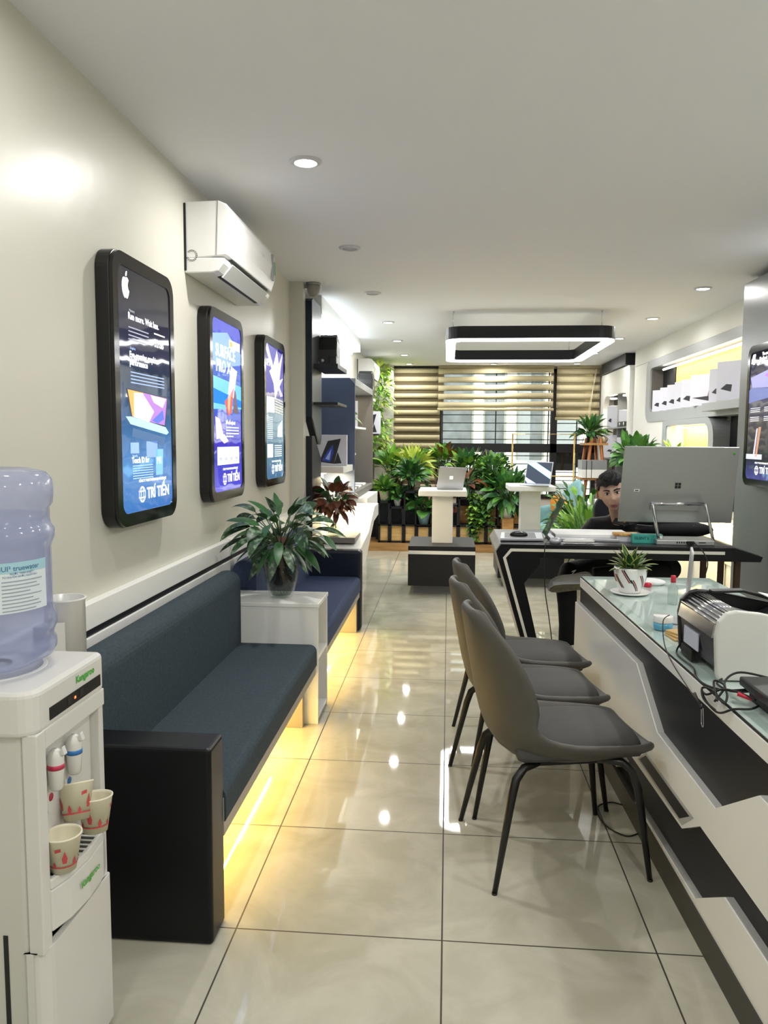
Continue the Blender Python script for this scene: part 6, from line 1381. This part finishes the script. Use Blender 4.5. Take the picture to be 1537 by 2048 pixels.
# shoes
def shoe(c, R3, name='shoe'):
    c = Vector(c); q = lambda x, y, z: c+R3 @ Vector((x, y, z))      # y: heel->toe, z up from sole
    m_up, m_sole, m_gum = mat('grey_canvas', '#d0ccc4', .8, bump=.4, bscale=60), mat('pale_rubber', '#c5c9ce', .5), mat('olive_gum_sole', '#7d7560', .6, c2='#665f4a', nscale=40)
    out = [(.0, -.13), (.030, -.118), (.040, -.08), (.037, -.02), (.044, .05), (.050, .10), (.040, .145), (.015, .165), (-.015, .163), (-.040, .14), (-.048, .09), (-.040, .02), (-.034, -.05), (-.036, -.10), (-.022, -.125)]
    mb = MB(); n = len(out); vs = []
    for f, z in ((.97, .0), (1.0, .006), (1.0, .024), (.95, .045), (.78, .068), (.45, .078)):
        for (x, y) in out: vs.append(q(x*f, y*(f if y > 0 else min(1, f+.12)), z+(.022*max(0, -y)/.13+.0 if z > .05 else 0)))
    fs = [(i*n+j, i*n+(j+1) % n, (i+1)*n+(j+1) % n, (i+1)*n+j) for i in range(5) for j in range(n)]+[tuple(range(n))[::-1], tuple(range(5*n, 6*n))]
    sh = MB().add(vs, fs, 0, True).build(name, m_up, man, sub=1)
    vs = [q(x*1.04, y*1.03, z) for z in (-.006, .018) for x, y in out]; MB().add(vs, [(j, (j+1) % n, n+(j+1) % n, n+j) for j in range(n)]+[tuple(range(n))[::-1], tuple(range(n, 2*n))], 0).build('sole_edge', m_sole, sh, .003)
    vs = [q(x*.97, y*.98, z) for z in (-.0085, -.0055) for x, y in out]; MB().add(vs, [(j, (j+1) % n, n+(j+1) % n, n+j) for j in range(n)]+[tuple(range(n))[::-1], tuple(range(n, 2*n))], 0).build('tread', m_gum, sh)
    mb = MB()
    for i in range(4): mb.tube([q(-.03, .02+i*.022, .062-i*.004), q(0, .025+i*.022, .080-i*.004), q(.03, .02+i*.022, .062-i*.004)], .0035, n=6)
    mb.tube([q(0, .0, .085), q(.03, -.02, .095), q(.05, .0, .08), q(.02, .01, .085), q(-.03, -.02, .098), q(-.045, .01, .08)], .003, n=6)
    mb.build('laces', M['wgloss'], sh)
# crossed foot: toe to the left, sole towards the camera and down
ty = Vector((-1, -.10, -.08)).normalized(); tz = Vector((0.0, .66, .75)); tz = (tz-ty*tz.dot(ty)).normalized(); tx = ty.cross(tz)
shoe((.80, 4.80, .525), Matrix((tx, ty, tz)).transposed())
ty = Vector((0, -1, 0)); tz = Vector((0, 0, 1)); shoe((.80, 5.0, .010), Matrix((ty.cross(tz), ty, tz)).transposed())
oc_ = thing('office_chair', 'black office chair on which the man sits', 'office chair', (1.22, 5.75, 0))
MB().prism(rrect(.99, 1.47, 5.42, 5.85, .08, 6), 'z', .335, .40).build('seat', M['blackp'], oc_, .02)
MB().prism(rrect(1.09, 1.50, .50, 1.04, (.12, .12, .05, .05), 8), 'y', 5.80, 5.86).build('backrest', mat('navy_mesh', '#10131f', .7), oc_, .02)
MB().tube([(1.22, 5.65, .335), (1.22, 5.65, .06)], .025).build('gas_lift', M['chrome'], oc_); MB().box(1.19, 1.25, 5.83, 5.88, .36, .60).build('back_bar', M['blackp'], oc_)
for i in range(5):
    a = i*2*PI/5+.3; MB().tube([(1.22, 5.65, .08), (1.22+.28*math.cos(a), 5.65+.28*math.sin(a), .06)], [.022, .014]).ball((1.22+.29*math.cos(a), 5.65+.29*math.sin(a), .027), .027, n=12).build('leg', M['blackp'], oc_)
MB().tube([(.99, 5.62, .36), (.965, 5.62, .5), (.965, 5.60, .68)], .014).box(.94, .99, 5.42, 5.68, .68, .70).build('armrest', M['blackp'], oc_)
# man sitting behind the plants
m2 = thing('person', 'man in dark clothes sitting in the far armchair, half hidden by plants', 'person', (.56, 11.5, .1))
H2 = Matrix.Translation((.555, 11.30, 1.16)) @ Matrix.Rotation(math.radians(14), 4, 'Z') @ Matrix.Rotation(math.radians(14), 4, 'X')
mb = head_mb(H2, 1.0); mb.tube([(.56, 11.42, .93), H2 @ Vector((0, .03, -.06))], [.058, .052], n=16)
mb.tube([(.56, 11.5, .70), (.56, 11.46, .88), (.56, 11.42, .96)], [(.12, .08), (.13, .08), (.06, .05)], n=16, up=UP)
hp2 = [((.36, 11.40, .78), (.34, 11.22, .66), (.48, 11.10, .70)), ((.76, 11.40, .78), (.78, 11.22, .66), (.64, 11.10, .70))]
for k_, (s0, el, wr) in enumerate(hp2):
    el, wr = Vector(el), Vector(wr); mb.tube([(.56, 11.46, .84), s0, el, wr], [.05, .045, .038, .024], n=10); d = (wr-el).normalized(); xx = d.cross(Vector((0, 0, 1))).normalized(); hand(mb, wr+d*.02, Matrix((xx, d, xx.cross(d))).transposed(), 1 if k_ else -1)
b2 = mb.build('body', M['skin'], m2); remesh(b2, .007); face_parts(H2, b2); hair_part(H2, b2, 1.0, 8)
mb = MB(); mb.tube([(.56, 11.56, .50), (.56, 11.54, .70), (.56, 11.50, .84), (.56, 11.46, .92), (.56, 11.44, .95)], [(.17, .12), (.19, .12), (.20, .11), (.12, .08), (.07, .065)], n=20, up=UP)
for s0, el, wr in hp2: el = Vector(el); wr = Vector(wr); mb.tube([Vector((.56, 11.48, .86)), Vector(s0)+Vector((0, .05, .06)), el, el.lerp(wr, .6)], [.07, .07, .055, .048], n=12)
remesh(mb.build('sweater', M['shirt'], m2), .012)
mb = MB(); mb.tube([(.56, 11.6, .54), (.56, 11.45, .55)], [(.17, .1), (.18, .1)], n=16, up=(0, 0, 1))
for sx in (-1, 1): mb.tube([(.56+sx*.09, 11.5, .57), (.56+sx*.12, 11.12, .58), (.56+sx*.12, 11.08, .50), (.56+sx*.12, 11.10, .14)], [.085, .07, .065, .05], n=12); mb.tube([(.56+sx*.12, 11.14, .13), (.56+sx*.12, 10.98, .125)], [.04, .035], n=10)
remesh(mb.build('trousers', M['jeans'], m2), .012)
